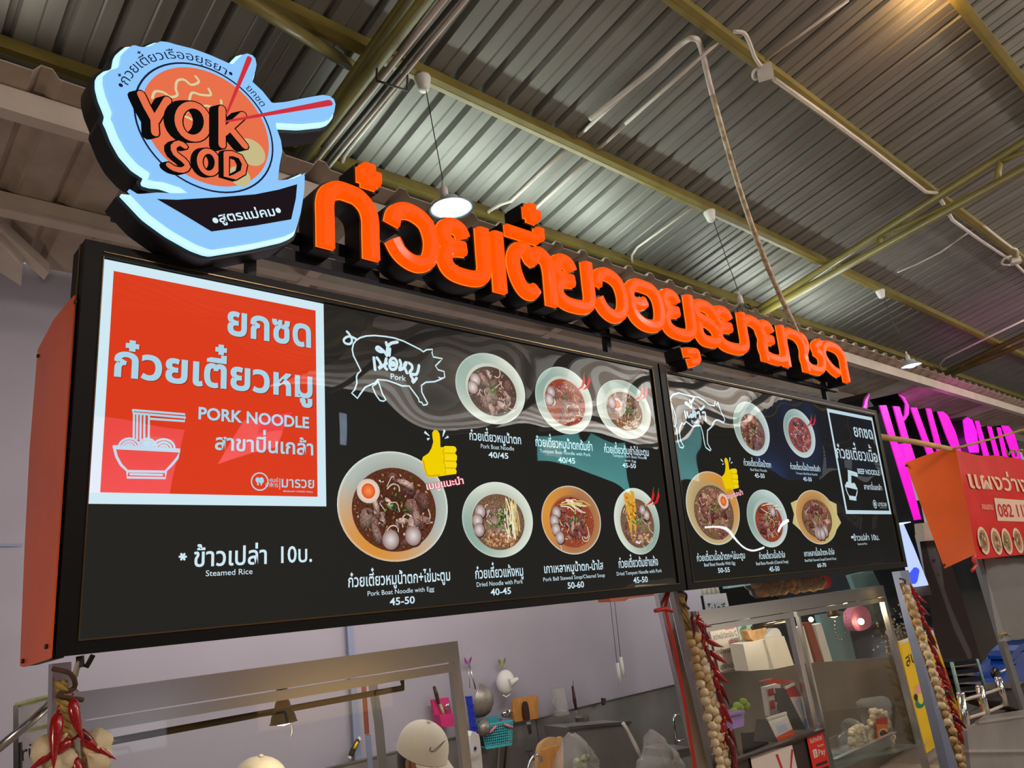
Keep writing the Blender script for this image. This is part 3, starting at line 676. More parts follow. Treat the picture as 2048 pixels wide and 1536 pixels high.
bowl(RB, C6, (632, 1000), (902, 1060), (730, 850), (800, 1228), 14, PALE, grn(3), 'red', BEEF, balls=1, n_meat=16, herb=14, sprouts=6, fill=.68, off=(.1, -.12), inner='topr')
bowl(RB, C6, (930, 960), (1235, 1060), (1060, 865), (1120, 1220), 15, s2l(214, 160, 96), (*s2l(216, 200, 130), 6.0), 'dry', BEEF, balls=4, n_meat=18, herb=8, fill=.72, inner='bot', handles=True)

# -- red panel with the shop's writing
CA = crop(210, 560, 3.34)
C4 = crop(0, 460, 1.7457)
pen = Pen(); q0 = pen.P(174.5, 1009.5); q1 = pen.P(651.5, 1011.5); q2 = pen.P(647, 609); q3 = pen.P(203.5, 516.5)
xa, xb, za, zb_ = (q0.x + q3.x) / 2, (q1.x + q2.x) / 2, (q0.y + q1.y) / 2, (q2.y + q3.y) / 2
frame2(pen.mb, xa, za, xb, zb_, .030, pen.Y, WHT); pen.done('white_border', LB)
pen = Pen(); rect2(pen.mb, xa + .030, za + .030, xb - .030, zb_ - .030, pen.Y, RED); pen.done('red_panel', LB)
SH = s2l(150, 40, 22)
def shadowed(C, parent, name, t, a, b, top, bold, dx=2.2):
    pen = Pen(C); k = dx; pen.text(t, (a[0] + k, a[1] + k), (b[0] + k, b[1] + k), (top[0] + k, top[1] + k), SH, bold); pen.up(2e-5); pen.text(t, a, b, top, CY, bold); Pen.lay += 1
    return pen.done(name, parent)
shadowed(CA, LB, 'shop_lettering', 'ยกซด', (815, 365), (1375, 443), (818, 215), .028, 5)
shadowed(CA, LB, 'shop_lettering', 'ก๋วยเตี๋ยวหมู', (55, 640), (1385, 785), (55, 480), .028, 5)
shadowed(CA, LB, 'shop_lettering', 'PORK NOODLE', (622, 930), (1362, 990), (622, 852), .028, 3)
shadowed(CA, LB, 'shop_lettering', 'สาขาปิ่นเกล้า', (732, 1135), (1390, 1168), (735, 1055), .022, 3)
pen = Pen(CA); pen.text('มารวย', (1178, 1387), (1395, 1388), (1178, 1332), CY, .012).text('MARUAY FOOD HALL', (1190, 1418), (1388, 1420), (1190, 1407), CY, .004)
pen.text('ศูนย์', (1098, 1350), (1155, 1352), (1098, 1328), CY, .005).text('อาหาร', (1070, 1382), (1155, 1385), (1070, 1358), CY, .005)
pen.line([(1166, 1328), (1165, 1398)], .0022, CY); c_ = pen.P(1032, 1347); 
ribbon(pen.mb, [c_ + Vector((math.cos(k * .3), math.sin(k * .3))) * .026 for k in range(21)], .004, pen.Y, CY, True)
pen.line([(1018, 1332), (1020, 1368)], .005, CY).line([(1043, 1336), (1041, 1370)], .004, CY); disc(pen.mb, pen.P(1043, 1340), .008, .010, pen.Y, 12, CY); disc(pen.mb, pen.P(1018, 1336), .007, .008, pen.Y, 12, CY); pen.done('food_hall_mark', LB)
def noodle_icon(parent, C, f, w, col):
    pen = Pen(C); g = lambda pts: [f(*p) for p in pts]
    pen.line(g([(186, 870), (532, 898), (530, 944), (300, 928)]), w, col).line(g([(186, 870), (185, 890), (532, 920)]), w, col)
    for x in (192, 214, 237, 262, 292): pen.line(g([(x, 893 + (x - 190) * .08), (x - 2, 1065)]), w * .9, col)
    for cx, cy, rr in ((160, 1118, 68), (280, 1112, 58), (390, 1128, 74)):
        for q in (1.0, .68, .38, .12): pen.line(g([(cx + rr * q * math.cos(t), cy - rr * q * .86 * math.sin(t)) for t in [math.pi * j / 10 for j in range(11)]]), w, col)
    pen.line(g([(58, 1112), (500, 1135), (482, 1190), (440, 1240), (398, 1282), (150, 1278), (105, 1235), (75, 1180), (58, 1112)]), w * 1.15, col).line(g([(64, 1124), (495, 1146)]), w, col)
    pen.line(g([(148, 1280), (146, 1320), (402, 1324), (404, 1284)]), w, col).line(g([(168, 1298), (380, 1303)]), w, col)
    pen.done('noodle_bowl_icon', parent)
noodle_icon(LB, CA, lambda x, y: (x, y), .0062, CY)

# -- captions
def cap(parent, C, *rows):
    for k, (t, a, b, top, bd) in enumerate(rows):
        pen = Pen(C); pen.text(t, a, b, top, WHT, bd); pen.done(('dish_name', 'english_name', 'english_name', 'price')[(0, 1, 3, 3)[k] if len(rows) < 4 else k], parent)
cap(LB, C5, ('ก๋วยเตี๋ยวหมูน้ำตก', (695, 655), (935, 668), (695, 622), .014), ('Pork Boat Noodle', (748, 692), (902, 700), (748, 672), -.002), ('40/45', (783, 733), (876, 740), (783, 707), .018))
cap(LB, C5, ('ก๋วยเตี๋ยวหมูน้ำตกต้มยำ', (1003, 685), (1267, 698), (1003, 652), .014), ('Tomyum Boat Noodle with Pork', (1022, 712), (1258, 727), (1022, 696), -.004), ('40/45', (1108, 757), (1187, 762), (1108, 732), .018))
cap(LB, C5, ('ก๋วยเตี๋ยวต้มยำไข่มะตูม', (1323, 712), (1530, 725), (1323, 684), .014), ('Tomyum Pork Boat Noodle', (1360, 730), (1520, 742), (1360, 716), -.004), ('with Egg', (1417, 752), (1470, 757), (1417, 741), -.004), ('45-50', (1407, 780), (1470, 783), (1407, 760), .018))
cap(LB, C5, ('ก๋วยเตี๋ยวหมูน้ำตก+ไข่มะตูม', (130, 1338), (605, 1305), (130, 1294), .014), ('Pork Boat Noodle with Egg', (220, 1375), (530, 1357), (220, 1353), .0), ('45-50', (323, 1420), (440, 1413), (323, 1387), .018))
cap(LB, C5, ('ก๋วยเตี๋ยวแห้งหมู', (722, 1298), (945, 1283), (722, 1260), .014), ('Dried Noodle with Pork', (728, 1335), (943, 1320), (728, 1314), .0), ('40-45', (793, 1375), (888, 1368), (793, 1345), .018))
cap(LB, C5, ('เกาเหลาหมูน้ำตก-น้ำใส', (1043, 1270), (1318, 1255), (1043, 1238), .014), ('Pork Ball Stewed Soup/Cleared Soup', (1038, 1307), (1325, 1292), (1038, 1289), .0), ('50-60', (1152, 1343), (1228, 1338), (1152, 1315), .018))
cap(LB, C5, ('ก๋วยเตี๋ยวต้มยำแห้ง', (1390, 1248), (1573, 1235), (1390, 1216), .014), ('Dried Tomyum Noodle with Pork', (1380, 1283), (1590, 1268), (1380, 1266), .0), ('45-50', (1458, 1318), (1525, 1313), (1458, 1292), .018))
cap(LB, C4, ('ข้าวเปล่า', (675, 1175), (930, 1165), (675, 1124), .016), ('Steamed Rice', (717, 1207), (880, 1203), (717, 1187), .002))
pen = Pen(C4); pen.text('10บ.', (980, 1162), (1088, 1158), (980, 1116), WHT, .012)
for a in (0, 1.05, 2.1): pen.line([(637 - 11 * math.cos(a), 1141 - 11 * math.sin(a)), (637 + 11 * math.cos(a), 1141 + 11 * math.sin(a))], .006)
pen.done('price', LB)
cap(RB, C6, ('ก๋วยเตี๋ยวเนื้อน้ำตก', (612, 690), (790, 703), (612, 660), .012), ('Beef Boat Noodle', (655, 725), (762, 732), (655, 708), -.004), ('45-50', (683, 768), (748, 773), (683, 740), .018))
cap(RB, C6, ('ก๋วยเตี๋ยวเนื้อน้ำตกต้มยำ', (917, 715), (1112, 728), (917, 687), .012), ('Tomyum Beef Boat Noodle', (952, 747), (1092, 755), (952, 733), -.004), ('45-50', (1000, 790), (1056, 795), (1000, 765), .018))
cap(RB, C6, ('ก๋วยเตี๋ยวเนื้อน้ำตก+ไข่มะตูม', (305, 1312), (620, 1300), (305, 1277), .012), ('Beef Boat Noodle With Egg', (352, 1348), (555, 1338), (352, 1326), .0), ('50-55', (443, 1390), (520, 1386), (443, 1360), .018))
cap(RB, C6, ('ก๋วยเตี๋ยวเนื้อน้ำใส', (712, 1300), (883, 1292), (712, 1270), .012), ('Beef Boat Noodle (Cleared Soup)', (692, 1340), (902, 1328), (692, 1319), .0), ('45-50', (778, 1383), (845, 1378), (778, 1352), .018))
cap(RB, C6, ('เกาเหลาเนื้อน้ำตก-น้ำใส', (1007, 1283), (1205, 1272), (1007, 1254), .012), ('Beef Ball Stewed Soup/Cleared Soup', (1010, 1317), (1215, 1307), (1010, 1300), .0), ('60-70', (1092, 1355), (1150, 1352), (1092, 1330), .018))
cap(RB, C6, ('ข้าวเปล่า', (1330, 1180), (1432, 1178), (1330, 1150), .014), ('Steamed Rice', (1355, 1208), (1418, 1208), (1355, 1195), .0))
pen = Pen(C6); pen.text('10บ.', (1450, 1178), (1497, 1177), (1450, 1148), WHT, .012)
for a in (0, 1.05, 2.1): pen.line([(1319 - 7 * math.cos(a), 1158 - 7 * math.sin(a)), (1319 + 7 * math.cos(a), 1158 + 7 * math.sin(a))], .007)
pen.done('price', RB)
pen = Pen(C6); q = [pen.P(*p) for p in ((1150, 315), (1450, 378), (1575, 1010), (1280, 1005))]
frame2(pen.mb, (q[0].x + q[3].x) / 2, (q[2].y + q[3].y) / 2, (q[1].x + q[2].x) / 2, (q[0].y + q[1].y) / 2, .024, pen.Y, WHT); pen.done('white_border', RB)
cap(RB, C6, ('ยกซด', (1335, 500), (1457, 517), (1330, 440), .016)); cap(RB, C6, ('ก๋วยเตี๋ยวเนื้อ', (1222, 640), (1488, 668), (1213, 578), .010)); cap(RB, C6, ('BEEF NOODLE', (1357, 742), (1500, 755), (1354, 710), .02)); cap(RB, C6, ('สาขาปิ่นเกล้า', (1398, 845), (1515, 852), (1394, 818), .016))
pen = Pen(C6); pen.text('มารวย', (1490, 955), (1545, 957), (1488, 932), WHT, .01); c_ = pen.P(1467, 943); ribbon(pen.mb, [c_ + Vector((math.cos(k * .35), math.sin(k * .35))) * .026 for k in range(18)], .006, pen.Y, WHT, True); disc(pen.mb, c_, .012, .016, pen.Y, 10, WHT); pen.text('MARUAY FOOD HALL', (1500, 968), (1546, 969), (1500, 963), WHT, 0); pen.done('food_hall_mark', RB)
C8 = crop(1640, 800, 4.8)
def f8(x, y):    # same icon, mapped on the right board's own place
    u = (x - 58) / 442; v = (y - 868) / 456; return (245 + 112 * u + 42 * (v - .5) * .9 - 8 + (12 if v < .3 else 0), 672 + v * 278 + u * 14)
noodle_icon(RB, C8, f8, .010, WHT)

# -- pig, cow, thumbs, chillies
CP = crop(670, 640, 8.084); CC = crop(1330, 760, 7.3148)
pig = [(410, 825), (350, 700), (290, 580), (270, 480), (290, 390), (330, 335), (400, 290), (500, 262), (640, 255), (800, 270), (950, 295), (1100, 345), (1250, 420), (1370, 480), (1420, 518), (1470, 485), (1570, 478), (1560, 530), (1580, 600), (1730, 630), (1680, 680), (1615, 745), (1660, 810), (1755, 835), (1765, 930), (1740, 940), (1680, 970), (1600, 1000), (1460, 1010), (1390, 1060), (1395, 1170), (1450, 1280), (1490, 1350), (1475, 1370), (1420, 1380), (1395, 1335), (1355, 1325), (1340, 1270), (1190, 1070), (1080, 1070), (940, 1015), (830, 980), (680, 965), (640, 1020), (480, 1090), (400, 1200), (355, 1270), (262, 1185), (310, 1130), (345, 1030), (340, 920), (360, 870)]
pen = Pen(CP); pen.line(pig, .0058, WHT, True).line([(1740, 940), (1700, 945), (1668, 932)], .005).line([(345, 320), (290, 290), (230, 270), (170, 285), (132, 330), (160, 380), (230, 392), (265, 350), (255, 290), (220, 230), (185, 190)], .0085, k=3)
pen.line([(690, 990), (760, 1200), (815, 1290), (780, 1315), (720, 1305), (690, 1265), (650, 1210), (595, 1080), (650, 1040), (690, 990)], .0055); pen.done('pig_outline', LB)
pen = Pen(CP); W9 = .0115
for st in ([(620, 615), (640, 805)], [(670, 615), (715, 680), (735, 740), (695, 790), (830, 700)], [(820, 630), (800, 760), (830, 800)], [(880, 700), (940, 690), (950, 730), (900, 730), (880, 660), (940, 620), (995, 690), (970, 790), (900, 800), (870, 740)],
           [(1040, 655), (1060, 730), (1030, 810), (1110, 770), (1150, 680), (1110, 740), (1155, 860)], [(1190, 700), (1235, 740), (1235, 800), (1195, 860), (1310, 880), (1350, 740)], [(1215, 905), (1245, 950), (1250, 1015), (1310, 945)],
           [(830, 580), (790, 520), (720, 515), (660, 470), (690, 440), (760, 490), (800, 530)], [(840, 450), (830, 575)], [(880, 470), (870, 575)], [(820, 370), (840, 430), (900, 380), (1000, 360)]): pen.line(st, W9, k=3)
pen.text('Pork', (893, 955), (1140, 992), (893, 868), WHT, .005); pen.done('handwritten_lettering', LB)
cow = [(150, 680), (170, 800), (180, 900), (210, 985), (250, 995), (268, 975), (225, 900), (205, 780), (210, 700), (245, 625), (262, 652), (280, 640), (300, 610), (400, 685), (450, 668), (515, 670), (545, 780), (570, 930), (590, 990), (650, 1035), (668, 1025), (615, 930), (610, 830), (615, 740), (680, 680), (700, 620), (740, 585), (780, 590), (850, 625), (868, 580), (820, 480), (775, 370), (772, 325), (745, 370), (728, 310), (715, 380), (640, 365), (560, 300), (480, 255), (350, 235), (190, 190), (100, 220), (65, 280), (65, 420), (100, 560), (110, 660), (130, 685), (155, 640), (150, 540), (120, 440), (85, 345)]
pen = Pen(CC); pen.line(cow, .008).line([(88, 380), (105, 480), (125, 560), (135, 650)], .006); pen.done('cow_outline', RB)
pen = Pen(CC)
for st in ([(280, 460), (300, 555)], [(315, 470), (335, 550), (375, 500), (375, 550)], [(395, 510), (430, 500), (395, 545), (400, 470), (435, 470), (440, 545)], [(460, 490), (490, 470), (505, 560)], [(540, 480), (580, 480), (588, 595)], [(365, 405), (340, 375), (285, 345), (310, 330), (350, 370)], [(358, 300), (362, 345), (415, 270)], [(500, 425), (520, 435), (565, 385)], [(380, 365), (380, 405)]): pen.line(st, .0125, k=3)
pen.text('Beef', (385, 638), (490, 632), (383, 590), WHT, .005); pen.done('handwritten_lettering', RB)
CT = crop(670, 850, 5.296)
thumb = [(1025, 80), (1045, 55), (1080, 60), (1100, 90), (1108, 140), (1110, 235), (1160, 240), (1230, 232), (1265, 260), (1270, 305), (1287, 330), (1285, 370), (1275, 390), (1285, 415), (1280, 450), (1270, 465), (1283, 490), (1278, 520), (1200, 530), (1100, 545), (1000, 560), (970, 545), (940, 480), (915, 380), (925, 340), (985, 300), (1015, 250), (1035, 180), (1025, 120)]
YE = s2l(250, 214, 0); YD = s2l(226, 172, 0)
A0 = p2(*CT(1100, 300)); A1 = p2(1458, 950); B0 = p2(*CT(1050, 50)), p2(*CT(1100, 545)); B1 = p2(1450, 917), p2(1458, 982)
def mk_thumb(parent, f):
    pen = Pen(); mb = pen.mb
    q = lambda pts: [f(p2(*CT(*p))) for p in pts]
    poly2(mb, q(thumb), pen.Y, YE); pen.up()
    for y in (258, 342, 420, 488):
        ribbon(mb, q([(1165, y), (1255, y + 2)]), .024 if y < 480 else .02, pen.Y, s2l(255, 224, 20)); pen.up(2e-6)
    for y in (300, 382, 455): ribbon(mb, q([(1158, y), (1265, y + 4)]), .0035, pen.Y, YD); pen.up(2e-6)
    ribbon(mb, smooth2(q([(1150, 250), (1140, 290), (1152, 340), (1145, 390), (1160, 440), (1162, 520)]), 3), .004, pen.Y, YD); pen.up(2e-6)
    ribbon(mb, smooth2(q([(930, 380), (950, 470), (985, 540), (1100, 530)]), 3), .006, pen.Y, YD)
    pen.done('thumb_picture', parent)
    pen = Pen()
    for st, w in (([(942, 75), (995, 118)], (.010, .003)), ([(970, 155), (998, 142)], (.009, .003)), ([(1155, 55), (1135, 125)], (.011, .003)), ([(1195, 125), (1158, 145)], (.009, .002))): ribbon(pen.mb, q(st), list(w), pen.Y, WHT, round_=False)
    pen.done('shine_marks', parent)
    A, B, T = (q([(968, 687), (1360, 622), (962, 628)])); d = (B - A).normalized(); h = (T - A).dot(Vector((-d.y, d.x)))
    pen = Pen(); write(pen.mb, 'เมนูแนะนำ', A, B, abs(h), pen.Y, s2l(214, 40, 60), .06); pen.up(3e-5); write(pen.mb, 'เมนูแนะนำ', A, B, abs(h), pen.Y, (.95, .9, .92), .012); Pen.lay += 2; pen.done('slanted_lettering', parent)
mk_thumb(LB, lambda p: p)
cA = p2(*CT(1045, 55)); cB = p2(*CT(1000, 560)); dA = p2(*C6(487, 640)); dB = p2(*C6(495, 855)); kz = (dA.y - dB.y) / (cA.y - cB.y)
mk_thumb(RB, lambda p: Vector((dA.x + (p.x - cA.x) * kz * 1.0, dA.y + (p.y - cA.y) * kz)))
def chillies(parent, C, x, y, s):
    pen = Pen(C)
    for k, dx in enumerate((0, 24)):
        pen.line([(x + (dx - 12) * s, y - 36 * s + k * 6 * s), (x + (dx - 11) * s, y - 10 * s), (x + (dx - 20) * s, y + 20 * s), (x + (dx - 40) * s, y + 34 * s)], [.004, .017, .013, .003], s2l(214, 44, 40), k=1).up()
        pen.line([(x + (dx - 12) * s, y - 34 * s + k * 6 * s), (x + (dx - 10) * s, y - 47 * s + k * 6 * s)], .004, s2l(60, 130, 50)).up()
    pen.done('chilli_picture', parent)
chillies(LB, C5, 1238, 385, 1.0); chillies(LB, C5, 1508, 432, .95); chillies(LB, C5, 1560, 920, 1.0); chillies(RB, C6, 1062, 400, 1.0)
# ================================================================ CHANNEL LETTERS
YL = 2.10
def sweep(mb, P, prof, closed_ends=True):
    """flat path P (X,Z pairs); prof = [(offset, Y)...] closed loop across the stroke"""
    N_ = normals2(P); n = len(prof); m = len(mb.v)
    vs = [(p.x + q.x * o, y, p.y + q.y * o) for p, q in zip(P, N_) for o, y in prof]
    fs = [(i * n + k, i * n + (k + 1) % n, (i + 1) * n + (k + 1) % n, (i + 1) * n + k) for i in range(len(P) - 1) for k in range(n)]
    fs += [tuple(range(n))[::-1], tuple((len(P) - 1) * n + k for k in range(n))]
    mb.add(vs, fs)
GL = {
 'ก': [[(0, 0), (0, .35), (0, .68), (.08, .88), (.28, .99), (.5, 1), (.72, .97), (.92, .82), (1, .6), (1, .3), (1, 0)]],
 'ว': [[(.04, .66), (.12, .88), (.35, 1), (.62, .99), (.88, .86), (1, .6), (1, .35), (.9, .12), (.66, 0), (.4, .02), (.18, .14), (.04, .34)]],
 'ย': [[(.50, .80), (.42, .95), (.24, 1), (.07, .93), (0, .77), (.06, .63), (.22, .56), (.50, .57)], [(.50, .57), (.24, .52), (.08, .42), (.01, .25), (.09, .08), (.3, 0), (.68, 0), (.92, .08), (1, .26), (1, .6), (1, .98)]],
 'เ': [[(.5, 1), (.5, 0)]],
 'ต': [[(.55, .14), (.42, .02), (.22, .06), (.06, .3), (0, .62), (.08, .86), (.26, .99), (.38, .95), (.5, .78), (.62, .95), (.76, .98), (.94, .86), (1, .62), (1, .3), (1, 0)]],
 'อ': [[(.5, .58), (.36, .5), (.12, .50), (0, .60), (.04, .80), (.22, .97), (.5, 1), (.8, .95), (.98, .72), (1, .35), (.9, .1), (.66, 0), (.36, .01), (.12, .14), (.02, .34), (.06, .48)]],
 'ธ': [[(.95, .78), (.82, .93), (.55, 1), (.25, .97), (.04, .83), (.08, .66), (.35, .58), (.7, .52), (.95, .38), (1, .2), (.88, .04), (.6, 0), (.3, .02), (.14, .18), (.14, .44)]],
 'า': [[(0, .78), (.12, .92), (.4, 1), (.72, .96), (.95, .8), (1, .55), (1, .25), (1, 0)]],
 'ซ': [[(0, .90), (.12, .98), (.26, .88), (.28, .68), (.16, .44), (.12, .22), (.28, .03), (.55, 0), (.82, .06), (.95, .28), (.9, .55), (.68, .66)], [(.80, .64), (.72, .80), (.98, .98)]],
 'ด': [[(.62, .10), (.4, .16), (.16, .34), (.02, .58), (.08, .84), (.28, .98), (.55, 1), (.84, .93), (1, .68), (1, .35), (1, 0)]],
}
ZL0, ZL1 = 1.140, 1.402
LET = [('ก', 1.150, 1.388), ('ว', 1.412, 1.653), ('ย', 1.652, 1.912), ('เ', 1.925, 1.995), ('ต', 2.015, 2.285), ('ย', 2.262, 2.535), ('ว', 2.524, 2.770), ('อ', 2.765, 3.055), ('ย', 3.035, 3.322), ('ธ', 3.295, 3.555), ('ย', 3.500, 3.835), ('า', 3.770, 4.035), ('ย', 3.958, 4.275), ('ก', 4.225, 4.525), ('ซ', 4.42, 4.775), ('ด', 4.72, 5.075)]
HW = .030
def channel(strokes, name, label, hw=HW):
    allp = [p for s_ in strokes for p in s_]; zs = min(p.y for p in allp); xs_ = sum(p.x for p in allp) / len(allp)
    t = thing(name, label, 'sign letter', (xs_, YL + .06, zs - hw), 'orange letters of the big shop sign')
    f = MB(); e = MB(); b = MB()
    for P in strokes:
        d0 = (P[0] - P[1]).normalized(); d1 = (P[-1] - P[-2]).normalized()
        Q = list(P)
        sweep(f, Q, [(-hw, YL + .030), (-hw, YL + .012), (-hw * .82, YL + .004), (-hw * .5, YL), (hw * .5, YL), (hw * .82, YL + .004), (hw, YL + .012), (hw, YL + .030)])
        sweep(e, Q, [(-hw - .002, YL + .036), (-hw - .002, YL + .029), (hw + .002, YL + .029), (hw + .002, YL + .036)])
        Q2 = [P[0] + d0 * .008] + Q[1:-1] + [P[-1] + d1 * .008]
        sweep(b, Q2, [(-hw - .009, YL + .034), (hw + .009, YL + .034), (hw + .009, YL + .135), (-hw - .009, YL + .135)])
    f.build('orange_face', M['neon'], t); e.build('glowing_edge', M['neonrim'], t); b.build('black_return', M['blacks'], t)
    return t
nth = {}
WHERE = ['first at the left, beside the logo', 'second, open hoop before the lit lamp', 'third, in front of the lit lamp', 'fourth, a plain single upright', 'fifth, below the bar and cross marks', 'sixth, right of the marked letter', 'seventh, open hoop left of the closed one', 'eighth, round with an inner nub', 'ninth, above the small hanging hook', 'tenth, shaped like a curled five', 'eleventh, two before the bent pipe', 'twelfth, half arch next left of the pipe', 'thirteenth, next to the pipe bottom', 'fourteenth, arch right of the pipe', 'fifteenth, notched top, second last', 'sixteenth, last one at the right end']
for i, (g, x0, x1) in enumerate(LET):
    st = []
    for s_ in GL[g]:
        P = [Vector((x0 + HW + u * (x1 - x0 - 2 * HW), ZL0 + HW + v * (ZL1 - ZL0 - 2 * HW))) for u, v in s_]
        if g == 'ก': P = [P[0] - Vector((0, HW))] + P[1:-1] + [P[-1] - Vector((0, HW))]
        if g == 'เ': P = [P[0] + Vector((0, HW)), P[1] - Vector((0, HW))]
        if g in 'ตดา': P = P[:-1] + [P[-1] - Vector((0, HW))]
        if g == 'ย' and s_ is GL[g][1]: P = P[:-1] + [P[-1] + Vector((0, HW))]
        st.append(smooth2(P, 5) if len(P) > 2 else P)
    channel(st, 'sign_letter', 'glowing orange letter, ' + WHERE[i])
def marks(pts_list, label, hw=.022):
    channel([smooth2([p2(*p, YL) for p in pts], 4) if len(pts) > 2 else [p2(*p, YL) for p in pts] for pts in pts_list], 'tone_mark', label, hw)
c2 = crop(600, 300, 3.413); c3 = crop(1150, 450, 3.413)
def plus(cx, cy, r, label, hw):
    c = p2(*c2(cx, cy), YL); v = Vector
    channel([[c + v((-r, .0)), c + v((r, 0))], [c + v((0, r)), c + v((0, -r))]], 'tone_mark', label, hw)
plus(487, 168, .045, 'glowing orange cross mark above the first letter', .028)
plus(1598, 425, .042, 'glowing orange cross mark floating above the slanted bar', .025)
marks([[c2(1425, 530), c2(1640, 600)], [c2(1655, 600), c2(1650, 530)]], 'glowing orange bar mark above the fifth letter', .024)
marks([[c3(768, 862), c3(835, 862), c3(848, 885), c3(850, 920), c3(800, 935)]], 'small glowing orange hook mark hanging below the ninth letter', .022)
# rail and posts that carry the letters
rl = thing('sign_rail', 'long black rail carrying the orange letters on posts above the boards', 'rail', (3.0, YL + .16, 1.18))
b = MB(); b.box(((.9 + 5.12) / 2, YL + .15, 1.205), (4.3, .03, .05)); b.build('rail', M['blacks'], rl)
b = MB(); b.box(((.9 + 5.12) / 2, YL + .15, 1.125), (4.3, .03, .022)); b.build('rail', M['blacks'], rl)
for xx in (at(1213, 685, 2.27).x, 5.02):
    b = MB(); b.box((xx, YL + .17, 1.07), (.032, .03, .20)); b.build('post', M['blacks'], rl)
b = MB(); q = at(1385, 700, 2.24); b.box((q.x, 2.25, 1.06), (.10, .05, .13)); b.build('bracket', M['blacks'], rl)

# ================================================================ ROUND LOGO SIGN
CL = crop(150, 60, 3.2)
out = [(145, 280), (190, 245), (230, 235), (250, 215), (255, 185), (262, 145), (300, 110), (330, 88), (360, 85), (400, 97), (440, 95), (480, 75), (520, 60), (570, 65), (640, 85), (740, 110), (850, 150), (940, 190), (985, 210), (1010, 180), (1040, 150), (1080, 138), (1130, 155), (1160, 190), (1170, 240), (1160, 290), (1140, 340), (1200, 390), (1250, 460), (1330, 450), (1450, 425), (1570, 405), (1620, 415), (1660, 445), (1675, 490), (1665, 550), (1640, 585), (1600, 600), (1450, 615), (1280, 605), (1300, 650), (1325, 720), (1335, 790), (1320, 870), (1300, 965), (1380, 940), (1460, 905), (1478, 950), (1475, 1050), (1450, 1200), (1415, 1310), (1350, 1340), (1150, 1385), (870, 1430), (760, 1390), (600, 1300), (450, 1190), (305, 1035), (400, 1040), (500, 1030), (600, 1035), (720, 1035), (650, 1020), (560, 990), (500, 985), (450, 970), (440, 950), (455, 920), (380, 870), (300, 780), (245, 680), (215, 600), (195, 560), (205, 520), (190, 480), (165, 420), (145, 340)]
YG = 2.08
def roundish(P):          # smooth the gentle corners, keep the sharp ones
    o = []; n = len(P)
    for i in range(n):
        a, b, c = P[i - 1], P[i], P[(i + 1) % n]; t = (b - a).normalized().dot((c - b).normalized())
        o += [b] if t < .3 else [b * .75 + a * .25 if (b - a).length < .05 else b + (a - b).normalized() * .0125, b * .92 + (a + c) * .04, b * .75 + c * .25 if (c - b).length < .05 else b + (c - b).normalized() * .0125]
    return o
O2 = roundish([p2(*CL(*p), YG) for p in out])
def inset(P, d, closed=True):
    N_ = normals2(P, True); return [p + n * d for p, n in zip(P, N_)]
ar = sum(a.x * b.y - b.x * a.y for a, b in zip(O2, O2[1:] + O2[:1]))
sg = 1 if ar > 0 else -1
def slabprism(P, y0, y1, name, m, parent, top_in=0.0):
    from mathutils.geometry import tessellate_polygon
    mb = MB(); n = len(P); Q = inset(P, sg * top_in) if top_in else P
    tri = tessellate_polygon([[Vector((p.x, 0, p.y)) for p in P]])
    mb.add([(p.x, y0, p.y) for p in Q] + [(p.x, y1, p.y) for p in P], [tuple(t) for t in tri] + [tuple(i + n for i in t) for t in tri] + [(i, (i + 1) % n, (i + 1) % n + n, i + n) for i in range(n)])
    return mb.build(name, m, parent)
lg = thing('logo_sign', 'glowing pale blue noodle bowl logo sign standing above the left menu board', 'sign', (1.0, YG + .07, min(p.y for p in O2)))
slabprism([p + Vector((.007, .009)) for p in inset(O2, sg * .009)], YG, YG + .016, 'acrylic_face', M['logo'], lg, .002)
slabprism(inset(O2, sg * .001), YG + .016, YG + .034, 'glowing_rim', M['logorim'], lg)
slabprism(inset(O2, -sg * .010), YG + .034, YG + .135, 'black_return', M['blacks'], lg)
def lpen(): return Pen(CL, YG)
def circ(pts):
    P = [p2(*CL(*p), YG) for p in pts]; c = sum(P, Vector((0, 0))) / len(P)
    for _ in range(200):
        r = sum((p - c).length for p in P) / len(P); g = Vector((0, 0))
        for p in P: d = p - c; g += d * (1 - r / d.length)
        c += g / len(P)
    return c, r
rc, rr = circ([(357, 440), (400, 330), (500, 235), (640, 207), (800, 245), (1000, 350), (1150, 500), (1250, 680), (1278, 850), (1200, 980), (1050, 1045), (850, 1010), (600, 870), (450, 690)])
dc, dr = circ([(400, 450), (430, 330), (560, 250), (700, 250), (900, 310), (1100, 460), (1220, 660), (1245, 830), (1180, 960), (1000, 1010), (800, 960), (600, 800), (450, 600)])
NAV = s2l(30, 30, 60); DK = s2l(30, 22, 26); LOR = s2l(232, 112, 74); LRED = s2l(206, 50, 62); LCR = s2l(214, 206, 160)
pen = lpen(); ribbon(pen.mb, [rc + Vector((math.cos(k * .0982), math.sin(k * .0982))) * rr for k in range(64)], .0055, pen.Y, NAV, True); pen.done('ring_line', lg)
pen = lpen(); disc(pen.mb, dc, dr, dr, pen.Y, 64, LOR); pen.done('orange_disc', lg)
pen = lpen(); pen.line([(768, 300), (790, 335), (742, 355), (695, 322), (652, 330), (642, 380), (652, 420), (610, 432), (560, 402), (510, 398), (492, 440)], .0075, LCR, k=4)
pen.line([(852, 380), (865, 420), (800, 418), (748, 405), (730, 450), (733, 510), (690, 540)], .0075, LCR, k=4).line([(932, 455), (930, 500), (880, 498), (825, 490), (815, 540), (800, 585), (755, 580), (700, 556), (676, 570), (674, 600)], .0075, LCR, k=4)
